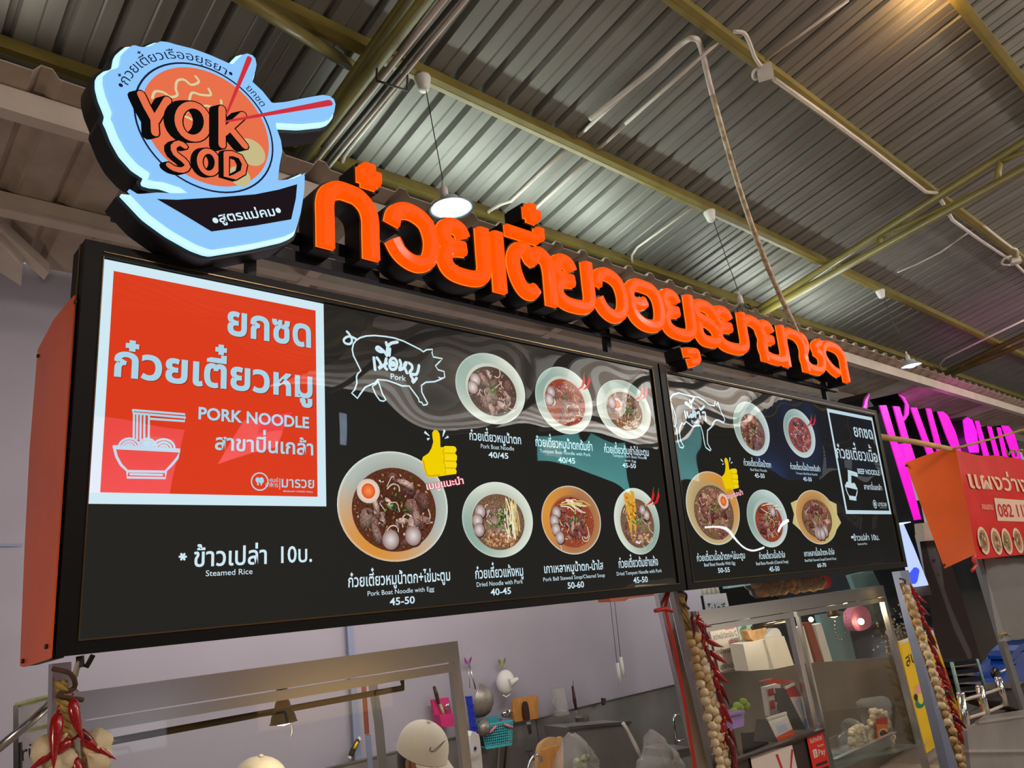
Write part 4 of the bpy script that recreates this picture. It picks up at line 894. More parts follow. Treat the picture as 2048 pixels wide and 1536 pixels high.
disc(pen.mb, pen.P(1122, 785), .048, .046, pen.Y, 28, s2l(200, 186, 134)); disc(pen.mb, pen.P(1050, 940), .035, .033, pen.Y, 24, s2l(200, 186, 134)); pen.done('noodle_drawing', lg)
def stk(letters, w, sh):
    pen = lpen(); g = lambda P, dx, dy: [(x + dx, y + dy) for x, y in P]
    for j in range(7):
        dx, dy = sh[0] * j / 6, sh[1] * j / 6
        for P, k in letters: pen.line(g(P, dx, dy), w + .0075, (.004, .004, .004), k=k); pen.up(1e-6)
    for P, k in letters: pen.line(P, w, LOR, k=k)
    pen.done('logo_lettering', lg); Pen.lay += 2
def ell(cx, cy, rx, ry, a=0): return [(cx + rx * math.cos(t) * math.cos(a) - ry * math.sin(t) * math.sin(a), cy + rx * math.cos(t) * math.sin(a) + ry * math.sin(t) * math.cos(a)) for t in [j * 2 * math.pi / 24 for j in range(25)]]
stk([([(420, 415), (455, 490), (505, 580), (510, 662)], 1), ([(590, 452), (510, 585)], 1)], .0225, (-52, 14))
stk([(ell(752, 590, 92, 108, -.3), 1)], .0225, (-62, 0))
stk([([(938, 508), (938, 740)], 1), ([(1072, 548), (950, 660)], 1), ([(985, 625), (1085, 745)], 1)], .0225, (-52, 12))
stk([([(700, 748), (665, 728), (628, 750), (640, 795), (690, 835), (718, 875), (685, 900), (630, 890), (598, 868)], 2)], .017, (-34, 8))
stk([(ell(852, 850, 56, 72, -.25), 1)], .017, (-34, 4))
stk([([(965, 795), (965, 940), (1020, 945), (1072, 915), (1082, 865), (1055, 815), (1005, 795), (965, 795)], 1)], .017, (-26, 6))
pen = lpen(); pen.line([(1113, 186), (968, 538)], [.017, .006], LRED).line([(1628, 469), (962, 590)], [.022, .006], LRED); pen.done('chopstick_drawing', lg)
pen = lpen(); pen.poly([(520, 1085), (650, 1090), (900, 1075), (1150, 1055), (1300, 1025), (1418, 990), (1410, 1080), (1380, 1215), (1150, 1255), (870, 1293), (700, 1190)], DK); pen.done('boat_shape', lg)
pen = lpen(); pen.text('สูตรแม่คม', (925, 1235), (1282, 1190), (920, 1188), WHT, .018); disc(pen.mb, pen.P(895, 1222), .009, .009, pen.Y, 12, WHT); disc(pen.mb, pen.P(1297, 1158), .009, .009, pen.Y, 12, WHT); pen.done('boat_lettering', lg)
def arctext(s, a, b, h, bold, rc, off=0.0):
    pen = lpen(); A = pen.P(*a) - rc; B = pen.P(*b) - rc; r = (A.length + B.length) / 2 + off
    ta, tb = math.atan2(A.y, A.x), math.atan2(B.y, B.x)
    v, f = text2(s, bold); x0 = min(p[0] for p in v); x1 = max(p[0] for p in v); k = h / THH; o = []
    for x, y in v:
        t = ta + (tb - ta) * (x - x0) / (x1 - x0); q = r + y * k; o.append((rc.x + q * math.cos(t), pen.Y, rc.y + q * math.sin(t)))
    pen.mb.add(o, f, [NAV] * len(o)); return pen
tc_, _r = circ([(322, 348), (375, 272), (440, 212), (520, 192), (640, 175), (740, 192), (850, 222), (930, 258), (965, 285)])
pen = arctext('ก๋วยเตี๋ยวเรืออยุธยา', (318, 350), (965, 282), .0225, .0, tc_, -.008); disc(pen.mb, pen.P(290, 358), .006, .006, pen.Y, 10, NAV); disc(pen.mb, pen.P(993, 283), .006, .006, pen.Y, 10, NAV); pen.done('arched_lettering', lg)
pen = arctext('ยกซด', (1088, 380), (1188, 495), .020, .0, rc); pen.done('arched_lettering', lg)
b = MB(); b.box((1.0, YG + .15, 1.13), (.9, .03, .04)); b.box((.97, YG + .16, 1.05), (.03, .03, .14)); b.build('mounting_bracket', M['blacks'], lg)

# ================================================================ ORANGE END PLATES
def endplate(pts, X, dx, label):
    t = thing('end_plate', label, 'panel', atx(*pts[-1], X)); P = [atx(*p, X) for p in pts]
    b = MB(); b.prism(P, (dx, 0, 0)); b.build('sheet', M['orangeplate'], t); return t, P
t, P = endplate([(153, 590), (140, 603), (110, 640), (78, 700), (62, 900), (52, 1100), (43, 1331), (50, 1334), (100, 1318), (104, 1316)], .470, -.004, 'orange metal end plate on the left side of the pork menu board')
for q in ((153, 605), (78, 712), (48, 1322), (95, 1293)): b = MB(); b.lathe([(0, 0), (.006, 0), (.006, -.006), (0, -.006)], atx(*q, .466), (1, 0, 0), 8); b.build('screw', M['bolt'], t)
b = MB(); b.prism([atx(48, 1333, .47), atx(100, 1318, .47), atx(100, 1318, .47) + Vector((.03, 0, 0)), atx(48, 1333, .47) + Vector((.03, 0, 0))], (0, 0, .004)); b.build('return_edge', M['dark'], t)
b = MB(); b.box((.52, 2.36, .72), (.09, .12, .10)); tag(b.build('mounting_bracket', M['black']), 'small black bracket behind the top of the orange end plate', 'bracket')
t, P = endplate([(1810, 925), (1900, 893), (1912, 900), (1952, 1108), (1889, 1137)], 7.0, .004, 'orange metal end plate of the next stall at right')
for q in ((1813, 931), (1888, 1130)): b = MB(); b.lathe([(0, 0), (.012, 0), (.012, -.008), (0, -.008)], atx(*q, 6.99), (1, 0, 0), 8); b.build('screw', M['bolt'], t)
# ================================================================ STALL FRONT AND KITCHEN
XA = Vector((1, 0, 0))
def P_(x, y, Y0): return atp(x, y, Y0)
def slab(pts, Y0, t, name, m, parent=None, k=1, back=True):
    P = [P_(*p, Y0) for p in pts]
    if k > 1: P = smooth2(P, k, True)
    b = MB(); b.prism(P, (0, t, 0)); return b.build(name, M[m] if isinstance(m, str) else m, parent)
def one(o, label, cat, group=None): return tag(o, label, cat, group)
def pipe(pts, r, name, m, label=None, cat=None, parent=None, k=1, n=8):
    P = [P_(*p) for p in pts]
    if k > 1: P = smooth2(P, k)
    b = MB(); b.tube(P, r, n); o = b.build(name, M[m], parent, smooth=False if n == 4 else None)
    if label: tag(o, label, cat)
    return o
def upto(p, h): return p - G * h
# posts under the boards
def post(x, y, Y0, L, w, label, m='steel'):
    p = P_(x, y, Y0); b = MB(); b.box(p - G * (L / 2), (w, w, L), (XA, FY, G)); o = b.build('steel_post', M[m]); tag(o, label, 'post'); return p
p = post(120, 1326, 2.30, 1.55, .042, 'square stainless post under the left end of the pork board')
pipe([(1340, 1172, 2.28), (1330, 1216, 2.28), (1348, 1290, 2.285), (1372, 1420, 2.285), (1390, 1536, 2.285), (1396, 1580, 2.285)], .008, 'red_ribbon', 'ribbon', 'long red plastic ribbon tied down the ribboned post', 'ribbon')
pipe([(1310, 1222, 2.27), (1330, 1217, 2.27), (1344, 1222, 2.27)], .009, 'ribbon_knot', 'ribbon', 'red ribbon knot tied around the post just below the board', 'ribbon')
pipe([(1321, 1186, 2.32), (1402, 1536, 2.32), (1410, 1575, 2.32)], .034, 'steel_post', 'steel', 'square stainless post with a red ribbon under the gap between the boards', 'post', n=4)
pipe([(1352, 1182, 2.36), (1432, 1536, 2.36), (1440, 1575, 2.36)], .040, 'steel_post', 'steeldull', 'thicker grey steel post right beside the ribboned post', 'post', n=4)
pipe([(1800, 1142, 2.34), (1890, 1500, 2.34), (1900, 1545, 2.34)], .055, 'steel_post', 'stripblue', 'lilac grey post under the right end of the beef board', 'post', n=4)
# left display cabinet
def cab(name, label, xl, yl, bays, Y0, H, D, hh, pw):
    t = thing(name, label, 'cabinet', P_(xl, yl, Y0) - G * H); z0 = P_(xl, yl, Y0)
    X = [z0.x] + [P_(*q, Y0).x for q in bays]; top = z0
    def pt(x, d, g): return Vector((x, top.y, top.z)) + FY * d - G * g + XA * 0
    for i in range(len(X) - 1):
        a, b_ = X[i], X[i + 1]; w = b_ - a; c = (a + b_) / 2
        b = MB(); b.box(pt(c, .02, hh / 2), (w - .002, .04, hh), (XA, FY, G)); b.build('header', M['steelh'], t)
        b = MB(); b.box(pt(c, .006, hh + .018), (w - 2 * pw + .02, .022, .028), (XA, FY, G))
        for sx in (a + pw + .010, b_ - pw - .010): b.box(pt(sx, .006, hh + .03 + H * .3), (.02, .022, H * .6), (XA, FY, G))
        b.build('window_frame', M['steelh'], t)
        g = MB(); g.box(pt(c, .012, hh + .03 + H * .3), (w - 2 * pw - .02, .004, H * .6), (XA, FY, G)); g.build('glass_pane', M['glass'], t)
    for x in X:
        for d in (.02,):
            b = MB(); b.box(pt(x + (pw / 2 if x == X[0] else -pw / 2), d, H / 2 + hh * .5), (pw, .035, H), (XA, FY, G)); b.build('post', M['steel'], t)
    for x in ():
        b = MB(); b.box(pt(x, D / 2, hh / 2), (.02, D, .03), (XA, FY, G)); b.build('side_rail', M['steel'], t)
    return t, pt, X
cl, ptl, XL = cab('display_cabinet', 'large stainless glass fronted cabinet under the left menu board', 150, 1385, [(915, 1275)], 2.30, .95, .09, .068, .024)
b = MB(); pA, pB = P_(205, 1486, 2.42), P_(806, 1376, 2.42); b.tube([pA, pB - Vector((.0, 0, 0)), P_(803, 1352, 2.42)], .010, 10); b.build('hanging_rail', M['lip'], cl)
cr, ptr, XR = cab('glass_cabinet', 'pair of stainless glass cabinets under the beef menu board', 1392, 1222, [(1578, 1187), (1765, 1165)], 2.30, 1.45, .09, .072, .04)
b = MB(); b.tube([P_(1505, 1256, 2.55), P_(1572, 1243, 2.55)], .012, 10); b.build('hanging_rail', M['lip'], cr)
b = MB(); q0, q1 = P_(1660, 1536, 2.32), P_(1852, 1492, 2.32); b.prism([q0, q1, q1 + FY * .45, q0 + FY * .45], (0, 0, .008)); b.build('glass_shelf', M['glassgreen'], cr)
# heat lamps
def heatlamp(x, y, Y0, s, label, mm='cord'):
    c = P_(x, y, Y0); t = thing('heat_lamp', label, 'lamp', c - G * .03)
    b = MB(); b.lathe([(0, .075 * s), (.018 * s, .075 * s), (.018 * s, .045 * s), (.012 * s, .042 * s)], c, G, 14); b.build('lamp_holder', M['steel'], t)
    b = MB(); b.lathe([(.012 * s, .045 * s), (.022 * s, .03 * s), (.026 * s, .012 * s)], c, G, 16); b.build('neck', M['redbrown' if mm == 'cord' else mm], t)
    b = MB(); b.lathe([(.026 * s, .014 * s), (.036 * s, -.01 * s), (.040 * s, -.028 * s), (.044 * s, -.03 * s), (.036 * s, -.029 * s), (.030 * s, -.01 * s)], c, G, 20); b.build('lamp_shade', M[mm], t)
    b = MB(); b.lathe([(0, -.038 * s), (.020 * s, -.034 * s), (.033 * s, -.024 * s)], c, G, 16); b.build('reflector_bulb', M['warmbulb'], t)
    light('POINT', c - G * .06 * s, 1.6, (1, .78, .45), .02, name='heat_light')
    return t
hl = heatlamp(566, 1425, 2.42, 1.0, 'small dark heat lamp glowing on the rail of the left cabinet')
b = MB(); b.tube([P_(584, 1448, 2.42), P_(585, 1462, 2.42), P_(583, 1474, 2.42)], .0018, 6); b.build('pull_string', M['cord'], hl)
h2 = heatlamp(1665, 1222, 2.50, 1.1, 'brass heat lamp glowing inside the right glass cabinet', 'lip')
b = MB()
for k in range(26):
    a = k / 26 * 2 * math.pi; c = P_(1681 + 12 * math.sin(a) + (k > 13) * 0, 1247 - 34 * math.cos(a), 2.5); b.ball(c, .004, 6, m=4)
b.build('bead_chain', M['lip'], h2)

# ---- things on the wall
YW = 4.34
def hook(x, y, colk, label):
    t = thing('sticker_hook', label, 'hook', P_(x, y, YW))
    c1, c2_ = colk; pen = MB(); slab([(x - 7, y - 10), (x + 7, y - 11), (x + 8, y + 12), (x - 6, y + 13)], YW + .03, .003, 'sticker', 'plastic', t)
    b = MB(); c = P_(x, y, YW + .02); b.col = c1
    for sx in (-1, 1):
        b.add([c + Vector((0, 0, -.012)), c + Vector((sx * .032, 0, .028)), c + Vector((sx * .03, 0, .0)), c + Vector((sx * .012, 0, -.026))], [(0, 1, 2, 3)], [c2_, c1, c1, c2_])
    b.build('butterfly_print', M['paper'], t)
    b = MB(); b.tube([c + Vector((0, 0, -.02)), c + Vector((0, -.012, -.03)), c + Vector((0, -.025, -.022))], .003, 6); b.build('hook_wire', M['chrome'], t)
hook(936, 1321, (s2l(110, 30, 110), s2l(180, 60, 160)), 'clear adhesive hook with a purple butterfly above the strainer')
hook(1004, 1324, (s2l(60, 60, 20), s2l(190, 180, 60)), 'clear adhesive hook with a yellow and green butterfly')
# strainer
t = thing('strainer', 'grey wire mesh strainer hanging from the purple butterfly hook', 'strainer', P_(962, 1438, YW))
c = P_(952, 1400, YW - .05); ax = Vector((.62, -.6, -.25)).normalized(); R = .108
b = MB(); b.lathe([(R, 0), (R * .97, R * .35), (R * .8, R * .75), (R * .5, R * 1.02), (0, R * 1.12)], c, ax, 24); b.build('mesh_bowl', M['steelmesh'], t)
b = MB(); z = ax; x = z.orthogonal().normalized(); y = z.cross(x); b.tube([c + (x * math.cos(k * .2618) + y * math.sin(k * .2618)) * R for k in range(25)], .004, 6); b.build('rim', M['steel'], t)
pipe([(951, 1378, YW - .05), (944, 1350, YW - .02), (938, 1330, YW - .01)], .005, 'handle', 'steel', parent=t); pipe([(940, 1376, YW - .02), (938, 1350, YW), (937, 1330, YW)], .003, 'handle_wire', 'steel', parent=t)
# white ladle cup
t = thing('funnel', 'white plastic round cup with a spout hanging from the yellow butterfly hook', 'funnel', P_(1012, 1392, YW)); c = P_(1011, 1364, YW - .03)
b = MB(); b.ball(c, .073, 20, (1, .75, 1.12), 14); b.build('cup', M['white'], t)
b = MB(); c1 = P_(1020, 1366, YW - .08); c3_ = P_(1036, 1357, YW - .11); b.tube([c1, (c1 + c3_) / 2, c3_], [.034, .018, .012], 12); b.build('spout', M['white'], t)
b = MB(); b.tube([P_(1006, 1390, YW - .03), P_(1012, 1394, YW - .03), P_(1020, 1388, YW - .03)], .006, 8); b.build('loop', M['white'], t)
# chopping board + knife
o = slab([(1026, 1401), (1029, 1398), (1072, 1391), (1076, 1393), (1078, 1434), (1075, 1437), (1031, 1444), (1027, 1441)], YW - .02, .02, 'cutting_board', 'wood'); one(o, 'small rectangular wooden cutting board propped on the splashback edge', 'cutting board')
t = thing('knife', 'knife with a dark handle in front of the small wooden cutting board', 'knife', P_(1054, 1438, YW - .05))
slab([(1047, 1412), (1051, 1403), (1056, 1408), (1060, 1437), (1050, 1440)], YW - .05, .016, 'handle', 'darkwood', t, 3); slab([(1051, 1438), (1060, 1436), (1064, 1466), (1058, 1470)], YW - .045, .003, 'blade', 'chrome', t)
# measuring cup
t = thing('measuring_cup', 'cloudy plastic measuring cup hanging upside down above the splashback', 'cup', P_(1125, 1432, YW - .06))
b = MB(); c = P_(1123, 1430, YW - .07); b.lathe([(.060, 0), (.063, .004), (.058, .01), (.050, .175), (.044, .182), (0, .182)], c, G, 22); b.build('cup', M['cloudy'], t)
b = MB(); b.tube([P_(1112, 1392, YW - .10), P_(1106, 1402, YW - .10), P_(1112, 1420, YW - .10)], .006, 6); b.build('handle', M['cloudy'], t)
# long handled noodle basket
t = thing('noodle_skimmer', 'steel noodle skimmer with a long dark wooden handle', 'skimmer', P_(1165, 1455, YW - .06))
pipe([(1145, 1372, YW - .05), (1149, 1400, YW - .05), (1152, 1418, YW - .05)], [.009, .014, .010], 'handle', 'darkwood', parent=t); pipe([(1141, 1363, YW - .05), (1146, 1360, YW - .05), (1146, 1374, YW - .05)], .003, 'hanging_loop', 'steel', parent=t)
pipe([(1152, 1418, YW - .05), (1154, 1432, YW - .06)], .004, 'shank', 'steel', parent=t)
b = MB(); c = P_(1167, 1454, YW - .08); b.lathe([(.050, 0), (.053, .07), (.056, .072), (.052, .074), (.046, 0)], c, G, 20); b.build('basket_cup', M['steelmesh'], t)
# ladle
t = thing('ladle', 'steel ladle behind the turquoise basket, bowl upward', 'ladle', P_(1000, 1536, YW))
b = MB(); b.ball(P_(1013, 1426, YW - .05), .052, 16, (1, .6, .55), 10); b.build('bowl', M['chrome'], t); pipe([(1001, 1436, YW - .03), (999, 1480, YW - .03), (995, 1560, YW - .03)], .007, 'handle', 'steel', parent=t)
pipe([(1014, 1484, YW - .01), (1010, 1520, YW - .01), (1006, 1575, YW - .01)], .008, 'ladle', 'darkwood', 'second dark ladle handle hanging below the turquoise basket', 'ladle')
# turquoise basket
t = thing('basket', 'turquoise plastic basket with square holes and pink handles on the wall', 'basket', P_(993, 1495, YW - .1)); b = MB(); yb = YW - .16
TLb, TRb, BRb, BLb = P_(963, 1452, yb), P_(1025, 1441, yb), P_(1023, 1488, yb), P_(972, 1496, yb)
def bl(u, v): return (TLb * (1 - u) + TRb * u) * (1 - v) + (BLb * (1 - u) + BRb * u) * v
for k in range(15): b.bar(bl(k / 14, 0), bl(k / 14, 1), .0045, .004, (0, 1, 0))
for k in range(10): b.bar(bl(0, k / 9), bl(1, k / 9), .0045 if 0 < k < 9 else .014, .004, (0, 1, 0))
LBk = [P_(955, 1450, YW), P_(966, 1494, YW)]
for k in range(10):
    a = TLb * (1 - k / 9) + BLb * (k / 9); c = LBk[0] * (1 - k / 9) + LBk[1] * (k / 9); b.bar(a, c, .004, .0045 if 0 < k < 9 else .012, (0, 0, 1))
    a2 = TRb * (1 - k / 9) + BRb * (k / 9); b.bar(a2, a2 + Vector((0, .14, 0)), .004, .0045, (0, 0, 1))
for k in range(7):
    u = k / 6; b.bar(TLb * (1 - u) + LBk[0] * u, BLb * (1 - u) + LBk[1] * u, .004, .0045, (0, 1, 0))
b.bar(LBk[0] + Vector((0, -.01, 0)), TRb + Vector((0, .15, 0)), .006, .05, (0, 0, 1)); b.prism([BLb, BRb, BRb + Vector((0, .15, 0)), BLb + Vector((0, .15, 0))], (0, 0, .004))
b.build('basket_body', M['teal'], t)
b = MB(); q = [bl(.04, .12) + Vector((0, .03, 0)), bl(.96, .12) + Vector((0, .03, 0)), bl(.96, .95) + Vector((0, .03, 0)), bl(.04, .95) + Vector((0, .03, 0))]; b.prism(q, (0, .09, 0)); b.build('hole_shade', M['dark'], t)  # dark slab put inside as the shade behind the basket holes
pipe([(979, 1466, yb - .012), (992, 1452, yb - .012)], .008, 'handle', 'pinkp', parent=t); pipe([(1009, 1448, yb - .012), (1025, 1455, yb - .012)], .008, 'handle', 'pinkp', parent=t)
# small round sieve
t = thing('tea_strainer', 'small round mesh tea strainer in front of the turquoise basket', 'strainer', P_(968, 1470, YW - .2)); c = P_(968, 1456, YW - .2)
b = MB(); b.lathe([(.045, 0), (.040, .02), (.022, .036), (0, .04)], c, (.2, -1, 0), 20); b.build('mesh_bowl', M['steelmesh'], t); b = MB(); b.tube([c + Vector((math.cos(k * .2618), 0, math.sin(k * .2618))) * .046 for k in range(25)], .004, 6); b.build('rim', M['grayp'], t)
# blue packets and bottle
t = thing('packet_strip', 'strip of crinkled dark blue packets hanging beside the cabinet post', 'packet', P_(945, 1465, 3.2))
for k, (x, y) in enumerate(((939, 1402), (942, 1418), (944, 1434), (946, 1450), (949, 1463))): slab([(x - 6, y - 9), (x + 5, y - 10), (x + 7, y + 6), (x - 3, y + 8)], 3.2, .012, 'packet', 'blue', t)
t = thing('detergent_bottle', 'white detergent bottle with a round blue label below the blue packets', 'bottle', P_(955, 1536, 3.15))
slab([(941, 1472), (955, 1467), (960, 1480), (966, 1545), (966, 1580), (948, 1580)], 3.15, .05, 'bottle_body', 'white', t, 3)
b = MB(); c = P_(950, 1497, 3.14); b.col = s2l(250, 250, 250); b.lathe([(0, 0), (.018, 0)], c, (0, 1, 0), 16); b.col = s2l(20, 70, 140); b.lathe([(0, -.002), (.009, -.002)], c, (0, 1, 0), 12); b.build('label_print', M['paper'], t)
# utensil holder
t = thing('utensil_holder', 'magenta wall pocket holding a brown handled knife and a green tool', 'utensil holder', P_(885, 1440, YW))
slab([(864, 1400), (897, 1395), (905, 1430), (908, 1450), (872, 1446)], YW, .02, 'back_plate', 'magenta', t); slab([(879, 1430), (905, 1426), (910, 1452), (884, 1454)], YW - .05, .05, 'pocket', 'magenta', t)
pipe([(868, 1373, YW - .02), (873, 1390, YW - .02), (877, 1408, YW - .02)], [.010, .013, .009], 'knife_handle', 'darkwood', parent=t); pipe([(880, 1408, YW - .02), (888, 1430, YW - .02)], .010, 'green_handle', 'leafy', parent=t)
b = MB(); b.ball(P_(895, 1414, YW - .03), .018, 12, (1, .5, 1.3)); b.build('spoon_bowl', M['chrome'], t)
# box cutter
t = thing('box_cutter', 'yellow and black box cutter stuck on the wall left of the inner post', 'box cutter', P_(709, 1516, YW))
pipe([(701, 1513, YW - .01), (706, 1500, YW - .01), (716, 1480, YW - .01)], [.014, .016, .013], 'body', 'cord', parent=t); pipe([(708, 1497, YW - .03), (715, 1484, YW - .03)], .008, 'grip', 'yellow', parent=t); pipe([(698, 1518, YW - .01), (702, 1510, YW - .01)], .012, 'tip', 'white', parent=t); pipe([(716, 1480, YW - .01), (720, 1477, YW - .01)], .014, 'end_cap', 'white', parent=t)
# inner post + copper strip
pipe([(745, 1366, 3.3), (757, 1445, 3.3), (772, 1600, 3.3)], .028, 'inner_post', 'steeldull', 'dark grey upright post standing behind the left cabinet', 'post', n=4)
pipe([(727, 1368, 3.32), (731, 1420, 3.32), (734, 1468, 3.32)], .014, 'copper_strip', 'redbrown', 'reddish brown strip left of the dark inner post', 'strip', n=4)
pipe([(736, 1470, 3.32), (745, 1600, 3.32)], .016, 'pale_strip', 'stripblue', 'pale blue strip below the reddish brown one', 'strip', n=4)
# pull cords
for k, (x0, y0, x1, y1, L, lb) in enumerate(((1213, 1196, 1234, 1326, 42, 'left, longer hanging of two white pull cord handles'), (1222, 1196, 1241, 1314, 40, 'right, higher hanging of two white pull cord handles'))):
    t = thing('pull_cord', lb, 'cord', P_(x1 + 4, y1 + L, YW - .2)); pipe([(x0, y0 - 60, YW - .2), (x1, y1, YW - .2)], .0022, 'string', 'cord', parent=t); pipe([(x1, y1, YW - .2), (x1 + 7, y1 + L, YW - .2)], .013, 'handle', 'white', parent=t, n=12)
o = slab([(1218, 1192), (1352, 1180), (1352, 1186), (1258, 1197), (1250, 1202), (1222, 1204)], 3.2, .10, 'ledge_board', 'redbrown'); one(o, 'terracotta coloured ledge just below the left board near the ribboned post', 'ledge')
# hood, boards, bags, taps
t = thing('range_hood', 'large dull steel hood panel leaning in the kitchen behind the bags', 'hood', P_(1210, 1536, 3.95)); slab([(1138, 1456), (1262, 1445), (1285, 1475), (1300, 1600), (1175, 1600)], 3.95, .25, 'panel', 'steeldull', t)
slab([(1138, 1453), (1262, 1442), (1264, 1447), (1140, 1459)], 3.93, .02, 'rim', 'steel', t)
pipe([(1246, 1446, 3.7), (1254, 1458, 3.7), (1270, 1490, 3.7), (1284, 1520, 3.7)], [.012, .010, .014, .012], 'white_stick', 'white', 'white stick leaning across the steel hood', 'stick')
o = slab([(1078, 1500), (1086, 1484), (1102, 1475), (1118, 1476), (1126, 1484), (1122, 1600), (1084, 1600), (1076, 1540)], 3.9, .03, 'round_board', 'woodl', None, 3); one(o, 'pale round wooden chopping board leaning behind the bag of greens', 'cutting board')
o = slab([(1086, 1512), (1094, 1498), (1108, 1494), (1122, 1500), (1126, 1600), (1088, 1600)], 3.8, .03, 'round_board', 'wood', None, 3); one(o, 'darker round wooden board in front of the pale round board', 'cutting board')
def bag(name, label, pts, Y0, dep, m='plastic', fill=None):
    P = [P_(*p, Y0) for p in pts]; c = sum(P, Vector()) / len(P); P = smooth2(P, 4, True); n = len(P); t = thing(name, label, 'bag', c - G * .1); b = MB(); rg = random.Random(len(label)); rows = []
    for q, d in ((1, 0), (.93, .35), (.72, .8), (.4, 1.0), (.12, 1.02)): rows.append([c + (p - c) * (q * rg.uniform(.96, 1.03)) + Vector((0, -dep * d * rg.uniform(.85, 1.1), 0)) for p in P])
    vs = [v for r in rows for v in r]; b.add(vs, [(i * n + k, i * n + (k + 1) % n, (i + 1) * n + (k + 1) % n, (i + 1) * n + k) for i in range(len(rows) - 1) for k in range(n)], smooth=True)
    b.add([c + Vector((0, -dep * 1.02, 0))] + rows[-1], [(0, 1 + (k + 1) % n, 1 + k) for k in range(n)], smooth=True); b.add(rows[0] + [p + Vector((0, dep * .6, 0)) * 1 for p in [c + (q - c) * .7 for q in rows[0]]], [(k, (k + 1) % n, n + (k + 1) % n, n + k) for k in range(n)], smooth=True)
    b.build('bag_skin', M[m], t)
    if fill:
        cnt, rad, fm, spread, dy = fill
        for k in range(cnt):
            b = MB(); u, v = rg.uniform(-1, 1), rg.uniform(-1, 1); b.ball(c + Vector((u * spread[0], -dep * .35 + rg.uniform(-.2, .2) * dep, v * spread[1] + dy)), rad * rg.uniform(.8, 1.2), 7, (1, .8, rg.uniform(.6, 1)), 5); b.build('piece', M[fm], t)
    return t
bag('plastic_bag', 'clear plastic bag of leafy greens with knotted top beside the round board', [(1136, 1464), (1142, 1470), (1150, 1466), (1165, 1482), (1182, 1510), (1194, 1560), (1180, 1620), (1120, 1620), (1110, 1540), (1124, 1500), (1132, 1480)], 3.2, .10, 'cloudy', (26, .03, 'leafy', (.07, .12), -.12))
bag('plastic_bag', 'empty cloudy plastic bag hanging right of the steel hood', [(1299, 1460), (1306, 1462), (1314, 1478), (1330, 1486), (1345, 1505), (1362, 1540), (1370, 1620), (1280, 1620), (1276, 1540), (1292, 1510), (1298, 1485)], 3.0, .10, 'cloudy')
t = thing('soap_pump', 'soap pump bottle with a black head left of the round boards', 'bottle', P_(1066, 1560, 4.1)); pipe([(1067, 1522, 4.1), (1069, 1600, 4.1)], .03, 'bottle', 'cloudy', parent=t); pipe([(1060, 1505, 4.1), (1061, 1522, 4.1)], .008, 'pump', 'cord', parent=t); pipe([(1053, 1503, 4.1), (1064, 1501, 4.1)], .006, 'nozzle', 'cord', parent=t)
pipe([(1054, 1600, 3.7), (1056, 1540, 3.7), (1064, 1516, 3.7), (1074, 1510, 3.7), (1081, 1516, 3.7), (1083, 1524, 3.7)], .009, 'faucet', 'chrome', 'curved chrome tap in front of the round boards', 'faucet', k=4)
t = thing('faucet', 'chrome wall tap at the right end of the splashback', 'faucet', P_(1358, 1492, 4.2)); pipe([(1359, 1430, 4.2), (1349, 1432, 4.2), (1348, 1450, 4.2), (1354, 1488, 4.2)], .012, 'spout', 'chrome', parent=t, k=3); pipe([(1352, 1486, 4.2), (1366, 1480, 4.2)], .016, 'valve', 'chrome', parent=t)
o = slab([(1345, 1502), (1385, 1494), (1392, 1510), (1350, 1518)], 3.9, .3, 'sink_basin', 'steel'); one(o, 'edge of a stainless sink below the wall tap', 'sink')
t = thing('wall_clip', 'dark clip on the splashback edge left of the tap', 'clip', P_(1209, 1405, 4.3)); slab([(1206, 1396), (1212, 1397), (1211, 1408), (1208, 1411), (1206, 1406)], 4.3, .02, 'clip', 'cord', t)
# left corner: framed glass box with lettering, slanting tube
t = thing('glass_case', 'glass sided case with cut lettering behind the left post', 'case', P_(60, 1536, 2.9)); slab([(31, 1411), (95, 1392), (95, 1600), (31, 1600)], 2.92, .004, 'pane', 'cloudy', t)
pipe([(33, 1410, 2.9), (34, 1600, 2.9)], .010, 'edge_tube', 'chrome', parent=t, n=4); pipe([(31, 1411, 2.9), (96, 1394, 2.9)], .008, 'top_edge', 'leafy', parent=t, n=4)
slab([(36, 1462), (96, 1448), (96, 1456), (38, 1468)], 2.89, .004, 'divider', 'leafy', t); pipe([(39, 1485, 2.9), (40, 1600, 2.9)], .008, 'dark_edge', 'cord', parent=t, n=4)
b = MB(); A, B_ = P_(44, 1522, 2.88), P_(72, 1514, 2.88); write(b, 'rü', (A.x, A.z), (B_.x, B_.z), .045, A.y, s2l(58, 54, 50), .01); b.build('lettering_print', M['paper'], t)
pipe([(-5, 1498, 2.6), (60, 1445, 2.6), (100, 1408, 2.6)], .012, 'slanting_tube', 'steel', 'slanting steel tube reaching the left post from the corner', 'tube')
pipe([(155, 1380, 2.5), (135, 1400, 2.5), (150, 1350, 2.5), (158, 1322, 2.5)], .008, 'cable', 'conduit', 'pale cable looping behind the left post', 'cable', k=4)
pipe([(160, 1312, 2.5), (161, 1335, 2.5)], .012, 'black_strap', 'cord', 'black strap hanging below the board near the left post', 'strap', n=4)
pipe([(186, 1310, 2.5), (178, 1325, 2.5), (172, 1335, 2.5)], .008, 'black_strap', 'cord', 'slanting black strap end below the left board corner', 'strap', n=4)

